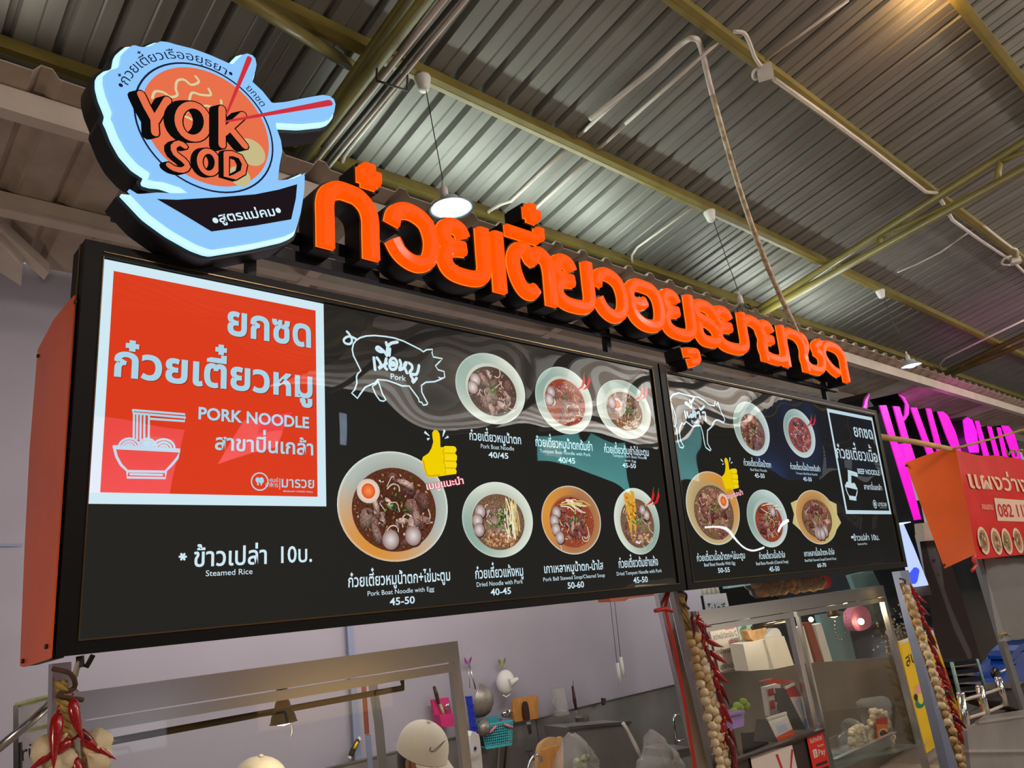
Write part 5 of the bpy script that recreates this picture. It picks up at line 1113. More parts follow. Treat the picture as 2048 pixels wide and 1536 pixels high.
# ---- people behind the counter
def person(cx, cy, Y0, label, yaw, swoosh=False, capm='cream', cs=1.0, pitch=.0):
    c = P_(cx, cy, Y0) - G * .045; t = thing('person', label, 'person', c - G * .9)
    U = G; Fd = (Vector((math.cos(yaw), math.sin(yaw), 0))); Fd = (Fd - U * Fd.dot(U)).normalized(); S = U.cross(Fd)
    hc = c - U * .07
    me = bpy.data.meshes.new('body'); bmx = bmesh.new()
    J = [(0, -.85, 0), (0, -.66, 0), (0, -.46, 0), (0, -.30, 0), (0, -.20, 0), (0, -.10, .01), (.17, -.33, 0), (.23, -.56, .02), (.20, -.62, .24), (-.17, -.33, 0), (-.23, -.56, .02), (-.20, -.62, .24)]
    E = [(0, 1), (1, 2), (2, 3), (3, 4), (4, 5), (3, 6), (6, 7), (7, 8), (3, 9), (9, 10), (10, 11)]; Rr = [.15, .14, .15, .11, .05, .05, .06, .045, .032, .06, .045, .032]
    vv = [bmx.verts.new(hc + S * a + U * b_ + Fd * d) for a, b_, d in J]; [bmx.edges.new((vv[a], vv[b_])) for a, b_ in E]; bmx.to_mesh(me); bmx.free()
    ob = bpy.data.objects.new('body', me); COL.objects.link(ob); sk = ob.modifiers.new('s', 'SKIN'); 
    for i, r in enumerate(Rr): me.skin_vertices[0].data[i].radius = (r, r)
    me.skin_vertices[0].data[0].use_root = True
    ob.modifiers.new('u', 'SUBSURF').levels = 1; me.materials.append(M['grayp']); place(ob, (0, 0, 0), t)
    U0, F0 = U, Fd; U = (U0 * math.cos(pitch) + F0 * math.sin(pitch)); Fd = (F0 * math.cos(pitch) - U0 * math.sin(pitch)); c = c + (U0 - U) * .02; hc = c - U * .088
    b = MB(); n = 20; rows = []
    for i in range(15):
        ph = math.pi * i / 14; row = []
        for k in range(n):
            th = 2 * math.pi * k / n; x, y, z = .072 * math.sin(ph) * math.cos(th), .092 * math.sin(ph) * math.sin(th), .115 * math.cos(ph)
            if z < -.02: x *= 1 - .35 * (-z - .02) / .095; y *= 1 - .12 * (-z - .02) / .095
            if y > .06 and abs(x) < .02 and -.035 < z < .02: y += .018
            row.append(hc + S * x + Fd * y + U * z)
        rows.append(row)
    b.add([v for r in rows for v in r], [(i * n + k, (i + 1) * n + k, (i + 1) * n + (k + 1) % n, i * n + (k + 1) % n) for i in range(14) for k in range(n)], smooth=True); hd = b.build('head', M['skin'], t)
    for sx in (-1, 1):
        b = MB(); b.ball(hc + S * .073 * sx - U * .01, .022, 8, (.4, .6, 1.1)); b.build('ear', M['skin'], t)
        b = MB(); b.ball(hc + S * .027 * sx + Fd * .083 + U * .012, .010, 8); b.build('eye', M['white'], t)
    b = MB(); b.tube([hc + S * -.02 + Fd * .082 - U * .055, hc + Fd * .09 - U * .057, hc + S * .02 + Fd * .082 - U * .055], .004, 6); b.build('mouth', M['redbrown'], t)
    b = MB(); rows = []
    for i in range(9):
        ph = math.pi * (.38 + .34 * i / 8); row = []
        for k in range(17): th = -math.pi * .02 - math.pi * .96 * k / 16; row.append(hc + (S * (.077 * math.cos(th)) + Fd * (.10 * math.sin(th))) * math.sin(ph) + U * .122 * math.cos(ph))
        rows.append(row)
    b.add([v for r in rows for v in r], [(i * 17 + k, (i + 1) * 17 + k, (i + 1) * 17 + k + 1, i * 17 + k + 1) for i in range(8) for k in range(16)], smooth=True); b.build('hair', M['hair'], t)
    # cap: six panel crown, button, brim
    k_ = cs; b = MB(); rows = []; n = 36
    for i in range(9):
        ph = math.pi / 2 * i / 8; row = []
        for k in range(n):
            th = 2 * math.pi * k / n; seam = 1 - .012 * max(0, math.cos(6 * th)) ** 8; rr_ = math.sin(ph) ** .9 * seam
            row.append(c - U * .075 + (S * (.088 * rr_ * math.cos(th)) + Fd * (.108 * rr_ * math.sin(th))) * k_ + U * (.118 * math.cos(ph) ** .85 if ph < math.pi / 2 else 0) * k_)
        rows.append(row)
    b.add([v for r in rows for v in r], [(i * n + k, (i + 1) * n + k, (i + 1) * n + (k + 1) % n, i * n + (k + 1) % n) for i in range(8) for k in range(n)], smooth=True)
    cp = b.build('cap', M[capm], t)
    b = MB(); b.ball(c - U * .075 + U * .121 * k_, .009, 10, (1, 1, .6)); b.build('cap_button', M[capm], cp)
    b = MB(); top = []; lo = []
    for i in range(5):
        q = i / 4; 
        for k in range(13):
            th = math.pi * (.12 + .76 * k / 12); w = (S * (.088 * math.cos(th)) + Fd * (.108 * math.sin(th))) + Fd * (.078 * q * math.sin(th) ** .7); dz = -.020 * q - .018 * abs(math.cos(th)) * q
            top.append(c - U * .077 + w * k_ + U * dz)
    fs = [(i * 13 + k, i * 13 + k + 1, (i + 1) * 13 + k + 1, (i + 1) * 13 + k) for i in range(4) for k in range(12)]
    b.add(top, fs, smooth=True); b.add([v - U * .004 for v in top], [f[::-1] for f in fs], smooth=True); b.build('brim', M[capm], cp)
    if swoosh:
        N0 = ray(868, 1500).normalized() * -1
        def sp_(x, y):
            r = ray(x, y).normalized(); o = c - U * .035; rad = .098; bq = r.dot(o); dq = bq * bq - o.length_squared + rad * rad; return r * (bq - math.sqrt(max(dq, 0)) - .0045)
        b = MB(); oc = [(890, 1481), (878, 1492), (868, 1501), (863, 1503), (861, 1500), (862, 1494), (860, 1496), (859, 1502), (863, 1504), (870, 1503), (880, 1494)]
        b.tube([sp_(*q) for q in oc + [oc[0]]], .0011, 5); b.build('swoosh_outline', M['cord'], cp)
    return t
person(853, 1443, 2.62, 'person in a white baseball cap with a stitched swoosh, behind the left cabinet glass', -1.3, True, 'cream', 1.0, .42)
person(520, 1512, 2.62, 'person with only the top of a pale cap showing above the frame bottom', -1.2, False, 'cream', 1.0, .15)

# ---- garlands of garlic and chillies
def bulbmesh(name, m):
    b = MB(); n = 14; rows = []
    for i, (r, z) in enumerate(((.0, -.9), (.45, -.86), (.85, -.55), (1.0, -.1), (.92, .3), (.6, .62), (.25, .82), (.13, 1.1), (.10, 1.45), (0, 1.5))):
        rows.append([Vector((r * (1 + .07 * math.cos(5 * 2 * math.pi * k / n)) * math.cos(2 * math.pi * k / n), r * (1 + .07 * math.cos(5 * 2 * math.pi * k / n)) * math.sin(2 * math.pi * k / n), z)) for k in range(n)])
    b.add([v for r in rows for v in r], [(i * n + k, i * n + (k + 1) % n, (i + 1) * n + (k + 1) % n, (i + 1) * n + k) for i in range(len(rows) - 1) for k in range(n)], smooth=True)
    return b.build(name, M[m], None, origin=(0, 0, 0))
def chilimesh(name, m, bend):
    b = MB(); P = [Vector((bend * (q ** 2), 0, -q)) for q in [0, .08, .25, .45, .65, .85, 1]]; b.tube(P, [.07, .12, .13, .11, .075, .038, .006], 8)
    b.tube([Vector((0, 0, .16)), Vector((0, 0, .02))], [.02, .035], 6); return b.build(name, M[m], None, origin=(0, 0, 0))
PB = [bulbmesh('garlic_bulb', 'garlic'), bulbmesh('garlic_bulb', 'garlicpale')]; PC = [chilimesh('chilli', 'chili', .25), chilimesh('chilli', 'chilid', -.2), chilimesh('chilli', 'chili', .05)]
from mathutils import Quaternion
def garland(label, top, bot, Y0, bulbs, chs, r, seed, cl_=.11):
    rg = random.Random(seed); A = P_(*top, Y0); B = P_(*bot, Y0); t = thing('garlic_garland', label, 'garland', B); L = (B - A).length; d = (B - A).normalized()
    b = MB()
    for o in range(4): b.tube([A + d * (L * q) + Vector((math.cos(q * 30 + o * 1.57), math.sin(q * 30 + o * 1.57), 0)) * .010 for q in [j / 40 for j in range(41)]], .006, 5)
    b.build('braided_stem', M['straw'], t)
    b = MB(); b.tube(smooth2([A + Vector((-.02, 0, .03)), A + Vector((.015, -.02, .015)), A + Vector((.03, 0, -.02)), A + Vector((-.01, -.02, -.03)), A + Vector((.05, 0, -.05))], 4), .006, 6); b.build('twine', M['twine'], t)
    for (u, off, s_) in bulbs:
        P = A + d * (L * u) + Vector((off, -.02 - rg.uniform(0, .012), 0)); ax = Vector((-off * 8 + rg.uniform(-.3, .3), rg.uniform(-.9, .2), .45)).normalized()
        dup(rg.choice(PB), t, P, Vector((0, 0, 1)).rotation_difference(-ax if rg.random() < .6 else ax), (r * s_,) * 3)
    for (u, off, ang, s_) in chs:
        P = A + d * (L * u) + Vector((off, -.04 - rg.uniform(0, .012), 0)); dr = Vector((math.sin(ang), rg.uniform(-.35, .0), -math.cos(ang))).normalized()
        dup(rg.choice(PC), t, P, Vector((0, 0, -1)).rotation_difference(dr), (cl_ * s_,) * 3)
    return t
garland('garlic and red chilli garland tied to the left post, straw stem at top', (122, 1362), (150, 1640), 2.2, [(.47, -.043, 1.25), (.58, -.018, 1.2), (.49, .056, 1.2), (.60, .05, 1.15), (.72, -.04, 1.1), (.72, .04, 1.1), (.85, 0, 1.1)],
    [(.14, .012, .02, 1.0), (.22, -.022, -.12, 1.2), (.36, .016, -2.3 + 3.14 + .0, .8), (.42, -.0, -1.1, 1.05), (.42, .022, .85, .95), (.55, .005, .1, .9), (.66, .01, .3, .9)], .030, 3, .10)
rg = random.Random(9); bl_ = []; ch_ = []
for k in range(17):
    u = .20 + k * .044; bl_ += [(u, -.034 + rg.uniform(-.006, .006), rg.uniform(.85, 1.05)), (u + .02, .008 + rg.uniform(-.008, .008), rg.uniform(.9, 1.1))]
for k in range(9): bl_.append((.26 + k * .082, .046 + rg.uniform(-.01, .01), rg.uniform(.8, 1)))
for k in range(24): ch_.append((.10 + k * .034, .04 + rg.uniform(-.012, .02), rg.choice([.1, .35, .6, .9, -.3]) + rg.uniform(-.1, .1), rg.uniform(.75, 1.1)))
ch_ += [(.10, -.0, -.15, 1), (.13, .01, 1.0, 1)]
garland('garlic garland with red chillies down its right side, hung at the middle post', (1362, 1196), (1450, 1570), 2.22, bl_, ch_, .0235, 5, .105)
bl_ = []; ch_ = []
for k in range(23):
    u = .03 + k * .043; w = .025 if u < .6 else .05; bl_ += [(u, -.03 + rg.uniform(-.012, .012), rg.uniform(.85, 1.1)), (u + .02, -.03 + w + rg.uniform(-.01, .01), rg.uniform(.85, 1.1))]
    if u > .6: bl_.append((u + .01, .06, rg.uniform(.85, 1.1)))
for k in range(30): ch_.append((.02 + k * .026, .03 + rg.uniform(-.01, .02), rg.choice([.2, .5, .8, 1.0]) + rg.uniform(-.1, .1), rg.uniform(.75, 1.1)))
garland('longest garlic and chilli garland, hung at the right end post', (1803, 1166), (1928, 1556), 2.20, bl_, ch_, .0255, 6, .115)
for o in PB + PC: bpy.data.objects.remove(o)
# ================================================================ COUNTER AREA, RIGHT CABINETS
def printed(name, label, cat, quad, Y0, t, base, draws=(), parent=None):
    """a sheet with flat printing; quad = 4 pixel corners TL TR BR BL"""
    Q = [P_(*q, Y0) for q in quad]; n = (Q[1] - Q[0]).cross(Q[3] - Q[0]).normalized()
    if n.y > 0: n = -n
    b = MB(); b.col = base; b.prism(Q, -n * t); b.col = base
    def uv(u, v): return (Q[0] * (1 - u) + Q[1] * u) * (1 - v) + (Q[3] * (1 - u) + Q[2] * u) * v
    for i, dr in enumerate(draws):
        e = n * (.0006 + i * .00012)
        if dr[0] == 'p': b.prism([uv(*q) + e for q in dr[1]], -n * .0002) if False else b.add([uv(*q) + e for q in dr[1]], [tuple(range(len(dr[1])))], [dr[2]] * len(dr[1]))
        elif dr[0] == 't':
            s, (u0, v0), (u1, v1), hv, col = dr[1:]; v_, f_ = text2(s, .012); x0 = min(p[0] for p in v_); x1 = max(p[0] for p in v_)
            hh = THH if any('\u0e00' < ch < '\u0e7f' for ch in s) else LTH
            b.add([uv(u0 + (u1 - u0) * (x - x0) / (x1 - x0), v0 + (v1 - v0) * (x - x0) / (x1 - x0) - y / hh * hv) + e for x, y in v_], f_, [col] * len(v_))
        elif dr[0] == 'o':
            (u, v), ru, rv, col = dr[1:]; b.add([uv(u + ru * math.cos(k * .393), v + rv * math.sin(k * .393)) + e for k in range(16)], [tuple(range(16))], [col] * 16)
    o = b.build(name, M['paper'], parent)
    if label: tag(o, label, cat)
    return o
WP = s2l(222, 212, 200); RP = s2l(206, 40, 44); BK = s2l(40, 36, 36)
R4 = lambda u0, v0, u1, v1: [(u0, v0), (u1, v0), (u1, v1), (u0, v1)]
printed('price_list', 'white price list with red price tags behind the left pane of the right cabinets', 'price list', [(1418, 1254), (1470, 1243), (1494, 1335), (1440, 1345)], 3.0, .003, WP,
    [('p', R4(.56, .04, .90, .14), RP), ('t', '99.-', (.60, .125), (.86, .125), .06, WP), ('t', 'สปาหน้าวิตามิน C', (.05, .30), (.95, .30), .09, BK), ('p', R4(.56, .37, .92, .48), RP), ('t', '199.-', (.60, .465), (.88, .465), .06, WP),
     ('t', 'มาส์กคอลลาเจน', (.05, .62), (.9, .62), .09, BK), ('p', R4(.58, .68, .94, .79), RP), ('t', '199.-', (.62, .775), (.9, .775), .06, WP), ('t', 'มาส์กหน้าสาหร่าย', (.05, .94), (.95, .94), .08, BK), ('o', (.14, .09), .055, .03, s2l(240, 220, 90))])
printed('green_leaf_poster', 'pale blue leaf poster behind the white price list', 'poster', [(1473, 1242), (1500, 1236), (1520, 1300), (1486, 1308)], 3.05, .003, s2l(170, 214, 220), [('p', [(.05, .3), (.5, .1), (.6, .25), (.15, .5)], s2l(60, 130, 80)), ('t', 'IOR', (.1, .72), (.8, .72), .12, s2l(60, 80, 90))])
for q, lb in (([(1486, 1288), (1530, 1278), (1548, 1338), (1498, 1342)], 'cream paper carton at left in the right cabinets'), ([(1526, 1280), (1568, 1272), (1588, 1330), (1540, 1340)], 'cream paper carton at right in the right cabinets')):
    o = slab(q, 2.85, .10, 'paper_carton', 'cream'); one(o, lb, 'carton')
o = slab([(1494, 1262), (1532, 1252), (1534, 1266), (1514, 1288), (1500, 1276)], 2.86, .06, 'brown_paper_bag', 'foodb', None); one(o, 'folded brown paper piece above the cream cartons', 'paper')
o = slab([(1540, 1262), (1552, 1256), (1560, 1262), (1562, 1276), (1532, 1280)], 2.95, .05, 'white_dome_box', 'white', None, 3); one(o, 'white rounded tub behind the cream cartons', 'tub')
o = slab([(1441, 1346), (1600, 1328), (1800, 1312), (1860, 1470), (1800, 1600), (1500, 1600)], 3.1, .02, 'back_counter', 'darksteel'); one(o, 'grey steel back counter panel seen through the right cabinets', 'counter')
o = slab([(1394, 1170), (1432, 1176), (1440, 1230), (1404, 1236)], 5.2, .02, 'white_wall_sign', 'white'); bpy.data.objects.remove(o)
printed('promotion_sign', 'white sign with green Thai lettering above the left pane of the right cabinets', 'sign', [(1407, 1190), (1452, 1186), (1462, 1230), (1416, 1236)], 5.0, .01, s2l(200, 200, 205), [('t', 'โปรดี', (.08, .9), (.85, .9), .34, s2l(20, 70, 70))])
# neighbour interior
b = MB()
for k in range(5): b.tube([P_(1396 + k * 9, 1176 - k * 1, 6.17), P_(1399 + k * 9, 1192 - k, 6.17)], .038, 8)
tag(b.build('tube_curtain', M['cream'], None), 'row of pale vertical blind slats above the promotion sign', 'blind')
o = slab([(1443, 1170), (1530, 1160), (1560, 1200), (1457, 1222)], 5.4, .05, 'wall_panel', 'black'); one(o, 'black panel behind the top of the left glass cabinet', 'panel')
wn = struct(slab([(1380, 1100), (1840, 1000), (1900, 1300), (1960, 1700), (1450, 1700)], 6.2, .05, 'wall_far', 'dkglass'))
for q, m_, lb in (([(1455, 1172), (1500, 1166), (1502, 1170), (1456, 1177)], 'teallit', 'narrow pale ledge above the black panel'), ([(1638, 1230), (1690, 1222), (1712, 1318), (1664, 1324)], 'teallit', 'pale teal cupboard seen through the right glass pane'), ([(1700, 1150), (1745, 1140), (1790, 1230), (1740, 1250)], 'teallit', 'pale teal upright panel behind the right glass cabinet'), ([(1596, 1256), (1607, 1252), (1628, 1326), (1617, 1332)], 'cream', 'tall pinkish board left inside the right pane'), ([(1630, 1250), (1642, 1246), (1665, 1322), (1650, 1328)], 'cream', 'tall pinkish board right inside the right pane'), ([(1610, 1246), (1622, 1244), (1650, 1330), (1636, 1332)], 'redbrown', 'reddish strip between the two pinkish boards')):
    o = slab(q, 4.6 if m_ == 'teallit' else 3.4, .06, 'panel_piece', m_); one(o, lb, 'panel')
rg = random.Random(4)
o = slab([(1704, 1222), (1722, 1212), (1738, 1222), (1742, 1252), (1716, 1262), (1704, 1246)], 3.6, .08, 'pink_bag', 'pinkp', None, 3); one(o, 'pink bag with a bright spot seen through the right glass pane', 'bag')
b = MB(); b.ball(P_(1722, 1243, 3.55), .03, 10); tag(b.build('bulb_glow', M['warmbulb']), 'small bright round bulb reflection in front of the pink bag', 'bulb')  # glowing ball stands in for a bare bulb's reflection
b = MB(); b.ball(P_(1622, 1239, 3.3), .02, 10); tag(b.build('bulb_glow', M['warmbulb']), 'tiny bulb glow at the top left of the right pane', 'bulb')
t = thing('dried_flowers', 'pale dried flower bunches behind the right glass cabinet', 'flowers', P_(1800, 1300, 4.2))
b = MB()
for k in range(150): b.ball(P_(1768 + rg.gauss(24, 18), 1268 + rg.gauss(0, 20), 4.2), .014 * rg.uniform(.6, 1.3), 5, m=4)
o = b.build('flower_heads', M['garlicpale'], t); o['kind'] = 'stuff'
b = MB()
for k in range(20): x = 1770 + rg.uniform(0, 50); b.tube([P_(x, 1268, 4.2), P_(x + 12, 1325, 4.2)], .004, 4)
o = b.build('flower_stems', M['straw'], t); o['kind'] = 'stuff'
# counter with sticker and poster
o = slab([(1440, 1530), (1640, 1461), (1646, 1460), (1668, 1600), (1440, 1600)], 2.28, .03, 'service_counter', 'brown'); one(o, 'dark brown counter front with a paper poster and red sticker', 'counter')
b = MB(); a0, a1 = P_(1440, 1531, 2.27), P_(1644, 1459, 2.27); b.bar(a0, a1, .03, .012); tag(b.build('counter_edge', M['brown']), 'thin edge strip on top of the brown counter', 'edge strip')
printed('logo_poster', 'white poster with two red chopstick strokes on the brown counter', 'poster', [(1500, 1510), (1584, 1490), (1600, 1560), (1512, 1580)], 2.272, .001, s2l(232, 218, 206), [('p', [(.56, .16), (.62, .15), (.70, .9), (.66, .9)], s2l(200, 30, 50)), ('p', [(.96, .10), (1.0, .14), (.78, .95), (.75, .95)], s2l(200, 30, 50)), ('t', 'ยกซด', (.36, .75), (.60, .72), .14, BK)])
printed('pay_sticker', 'red payment sticker with white lettering on the brown counter', 'sticker', [(1613, 1474), (1645, 1462), (1659, 1530), (1627, 1542)], 2.270, .001, s2l(226, 44, 30), [('t', 'รับชำระด้วย', (.14, .22), (.86, .22), .10, WP), ('p', R4(.18, .42, .42, .66), WP), ('t', 'S', (.25, .62), (.35, .62), .14, s2l(226, 44, 30)), ('t', 'Shopee', (.5, .40), (.9, .40), .07, WP), ('t', 'Pay', (.48, .64), (.92, .64), .17, WP), ('p', R4(.2, .84, .9, .92), BK)])
def qrstand(quad, Y0, label, c1, c2_, x2):
    t = thing('payment_stand', label, 'stand', P_(*quad[3], Y0))
    printed('card', None, None, quad, Y0, .004, s2l(235, 225, 220), [('p', [(0, 0), (1, 0), (1, .30), (0, .22)], c1), ('p', [(.02, .80), (1, .72), (1, 1), (.0, 1)], c2_), ('p', R4(.22, .34, .76, .70), s2l(196, 210, 226))], t)
    Q = [P_(*q, Y0) for q in quad]; b = MB(); L = (Q[1] - Q[0]).length
    b.prism([Q[1], Q[2], Q[2] + Vector((x2, .12, 0)), Q[1] + Vector((x2 * .3, .05, 0))], (.002, 0, 0)); b.prism([Q[0], Q[3], Q[3] + Vector((-.04, .12, 0)), Q[0] + Vector((-.02, .05, 0))], (.002, 0, 0)); b.build('side_support', M['grayp'], t)
    b = MB(); b.bar(Q[0], Q[1], .012, .012); b.build('top_edge', M['cream'], t)
qrstand([(1570, 1376), (1588, 1368), (1638, 1448), (1612, 1460)], 2.36, 'tall acrylic payment stand with red top, leaning on the brown counter', s2l(200, 40, 50), s2l(170, 190, 236), .05)
qrstand([(1534, 1438), (1572, 1426), (1590, 1470), (1556, 1484)], 2.36, 'small white and orange payment stand beside the tall one', s2l(240, 236, 230), s2l(230, 90, 40), .04)
printed('card_box', 'white box with red and black print behind the payment stands', 'box', [(1531, 1374), (1560, 1366), (1568, 1424), (1540, 1432)], 2.5, .03, s2l(214, 205, 198), [('p', R4(.1, .1, .5, .35), s2l(180, 40, 40)), ('p', R4(.5, .3, .85, .6), BK), ('p', R4(.1, .5, .45, .8), s2l(190, 60, 50)), ('p', R4(.55, .68, .9, .9), s2l(170, 50, 60))])
o = slab([(1521, 1362), (1545, 1357), (1592, 1362), (1560, 1368)], 2.42, .01, 'red_leaflet', 'redcloth'); one(o, 'flat red and white leaflet on top of the card box', 'leaflet')
o = slab([(1485, 1466), (1531, 1463), (1537, 1488), (1490, 1510)], 2.6, .012, 'tablet', 'screen'); one(o, 'black tablet lying behind the brown counter', 'tablet')
t = thing('purple_basket', 'small purple basket with limes behind the left glass pane', 'basket', P_(1475, 1458, 3.0)); slab([(1461, 1430), (1488, 1424), (1488, 1452), (1466, 1458)], 3.0, .10, 'basket_body', 'purple', t); slab([(1460, 1427), (1490, 1421), (1490, 1426), (1460, 1432)], 2.98, .13, 'rim', 'purple', t)
for k, (x, y) in enumerate(((1468, 1423), (1480, 1416), (1492, 1411), (1474, 1412), (1486, 1404))): b = MB(); b.ball(P_(x, y, 3.05), .032, 10, (1, .8, .8)); tag(b.build('lime', M['lime']), ('lowest lime, at the left rim of the purple basket', 'lime in the middle of the purple basket', 'rightmost lime on the purple basket', 'left upper lime on the purple basket', 'topmost lime on the purple basket')[k], 'lime', 'limes in the purple basket')
# tray with bags of garlic
t = thing('steel_tray', 'shallow steel tray on the glass shelf holding bags of garlic', 'tray', P_(1720, 1530, 2.55)); b = MB()
q = [P_(1664, 1497, 2.42), P_(1786, 1482, 2.42), P_(1786, 1484, 2.62), P_(1664, 1497, 2.62)]
TRY = [P_(1662, 1496, 2.42), P_(1788, 1484, 2.42)]; w = TRY[1].x - TRY[0].x; z0 = (TRY[0].z + TRY[1].z) / 2; yt = TRY[0].y
b.box(((TRY[0].x + TRY[1].x) / 2, yt, z0 - .035), (w, .006, .07)); b.box(((TRY[0].x + TRY[1].x) / 2, yt + .26, z0 - .035), (w, .006, .07)); b.box((TRY[0].x, yt + .13, z0 - .035), (.006, .26, .07)); b.box((TRY[1].x, yt + .13, z0 - .035), (.006, .26, .07)); b.box(((TRY[0].x + TRY[1].x) / 2, yt + .13, z0 - .068), (w, .26, .006)); b.box(((TRY[0].x + TRY[1].x) / 2, yt - .012, z0), (w + .03, .03, .005)); b.build('tray_body', M['steel'], t)
bag('garlic_bag', 'knotted plastic bag of garlic bulbs at left in the steel tray', [(1690, 1440), (1702, 1436), (1714, 1444), (1724, 1462), (1726, 1490), (1712, 1508), (1684, 1506), (1680, 1480), (1694, 1462)], 2.50, .07, 'plastic', (60, .024, 'garlicpale', (.085, .075), -.03))
bag('garlic_bag', 'plastic bag of garlic with orange printing at right in the steel tray', [(1712, 1404), (1730, 1396), (1768, 1392), (1774, 1410), (1772, 1440), (1778, 1470), (1768, 1498), (1734, 1504), (1724, 1470), (1722, 1430)], 2.54, .07, 'plastic', (100, .024, 'garlicpale', (.15, .11), -.05))
printed('bag_label', 'orange and red printed label on the right garlic bag', 'label', [(1752, 1438), (1774, 1434), (1778, 1482), (1756, 1490)], 2.46, .001, s2l(214, 120, 40), [('p', [(0, 0), (1, 0), (1, .3), (0, .2)], s2l(190, 40, 30)), ('o', (.5, .6), .4, .18, s2l(236, 200, 150)), ('o', (.5, .6), .3, .12, s2l(90, 50, 30))])
# snack bags on top of the cabinets
bag('snack_bag', 'clear bag of brown fried snacks lying on top of the glass cabinets, left', [(1490, 1168), (1516, 1160), (1560, 1154), (1574, 1160), (1570, 1182), (1540, 1192), (1512, 1196), (1502, 1184)], 2.42, .08, 'plastic', (60, .03, 'foodb', (.16, .03), 0))
bag('snack_bag', 'clear bag of brown fried snacks lying on top of the glass cabinets, right', [(1566, 1158), (1600, 1150), (1630, 1150), (1638, 1166), (1630, 1178), (1604, 1182), (1580, 1186), (1572, 1176)], 2.40, .08, 'plastic', (60, .03, 'foodb', (.19, .03), 0))
o = slab([(1632, 1156), (1650, 1150), (1662, 1158), (1662, 1172), (1650, 1178), (1634, 1176)], 2.42, .06, 'red_cloth', 'redcloth', None, 3); one(o, 'bundle of red cloth right of the snack bags on the cabinets', 'cloth')

# ================================================================ NEXT STALLS AT RIGHT
o = MB(); o.tube([at(1752, 872, 2.24), at(1830, 884, 2.22), at(1900, 898, 2.2)], .022, 12); tag(o.build('wooden_pole', M['woodl']), 'pale wooden pole reaching from the beef board to the red banner', 'pole')
# banner
bn = thing('banner', 'red vinyl banner with white Thai lettering and a phone number', 'banner', at(1952, 1110, 2.2))
PW = lambda x, y: p2(x, y, 2.19)
TL_, TR_, BL_, BR_ = PW(1903, 893), PW(2075, 925), PW(1952, 1110), PW(2090, 1112)
X0_, X1_, Z1_, Z0_ = 7.02, TR_.x + .8, (TL_.y + TR_.y) / 2, (BL_.y + BR_.y) / 2
mb = MB(); nx, nz = 34, 14
for j in range(nz + 1):
    for i in range(nx + 1):
        x = X0_ + (X1_ - X0_) * i / nx; z = Z0_ + (Z1_ - Z0_) * j / nz - .03 * math.sin(math.pi * min(1, i / 12)) * (j / nz); mb.v.append(Vector((x, 2.195 + .003 * math.sin(i * .9 + j * .5) + .002 * math.sin(j * 1.1), z)))
mb.c = [(1, 1, 1)] * len(mb.v)
for j in range(nz):
    for i in range(nx): mb.f.append((j * (nx + 1) + i, j * (nx + 1) + i + 1, (j + 1) * (nx + 1) + i + 1, (j + 1) * (nx + 1) + i)); mb.mi.append(0); mb.sm.append(True)
mb.build('vinyl_sheet', M['redcloth'], bn)
CB = crop(1680, 700, 3.413)
def bw(name, s, a, b_, top, col, bold=.02):
    mb = MB(); A, B_, T = (p2(*CB(*q), 2.1885) for q in (a, b_, top)); d = (B_ - A).normalized(); write(mb, s, A, B_, abs((T - A).dot(Vector((-d.y, d.x)))), 2.1870, col, bold); mb.build(name, M['paper'], bn)
bw('banner_lettering', 'แผงว่างให้เช่า', (885, 920), (1500, 1000), (880, 830), s2l(248, 200, 170)); bw('banner_lettering', 'สอบถาม', (970, 1085), (1048, 1092), (970, 1052), s2l(248, 190, 160), .01)
mb = MB(); q = [p2(*CB(*z), 2.178) for z in ((1060, 1008), (1500, 1045), (1500, 1180), (1085, 1165))]; poly2(mb, smooth2([q[0], q[1], q[2], q[3]], 1, True), 2.1885, s2l(240, 205, 180)); mb.build('number_patch', M['paper'], bn)
bw('phone_number', '082 117', (1085, 1128), (1300, 1148), (1085, 1045), s2l(200, 40, 30), .02)
for k, (x, y) in enumerate(((990, 1300), (1078, 1305), (1150, 1305), (1225, 1300))):
    mb = MB(); c = p2(*CB(x, y), 2.178); disc(mb, c, .13, .115, 2.1885, 24, s2l(236, 214, 190)); disc(mb, c, .10, .09, 2.188, 20, s2l(150, 96, 70), s2l(190, 150, 110))
    for j in range(14): blob(mb, (c.x + rg.gauss(0, .04), c.y + rg.gauss(0, .035)), .02, 2.1875 - j * 1e-5, rg.choice([s2l(200, 170, 120), s2l(120, 70, 50), s2l(120, 130, 60), s2l(226, 200, 160)]), rg)
    mb.build('bowl_picture', M['paper'], bn)
mb = MB(); mb.tube([at(1950, 1110, 2.18), at(1946, 1120, 2.17), at(1952, 1130, 2.17), at(1944, 1142, 2.17)], .012, 6); mb.build('corner_tie', M['ribbon'], bn)
mb = MB(); mb.tube([at(1900, 898, 2.21), at(1925, 893, 2.22), at(1990, 876, 2.24), at(2060, 855, 2.26)], .012, 6); tag(mb.build('rope', M['straw']), 'twisted straw rope above the red banner', 'rope')
b = MB()
for k in range(5): b.tube([at(2012 + k * 8, 900, 2.18), at(2016 + k * 8, 912 - (k % 2) * 12, 2.17), at(2022 + k * 8, 900, 2.18)], .009, 5)
tag(b.build('rope_knot', M['straw']), 'knotted straw rope at the top edge of the red banner', 'rope')
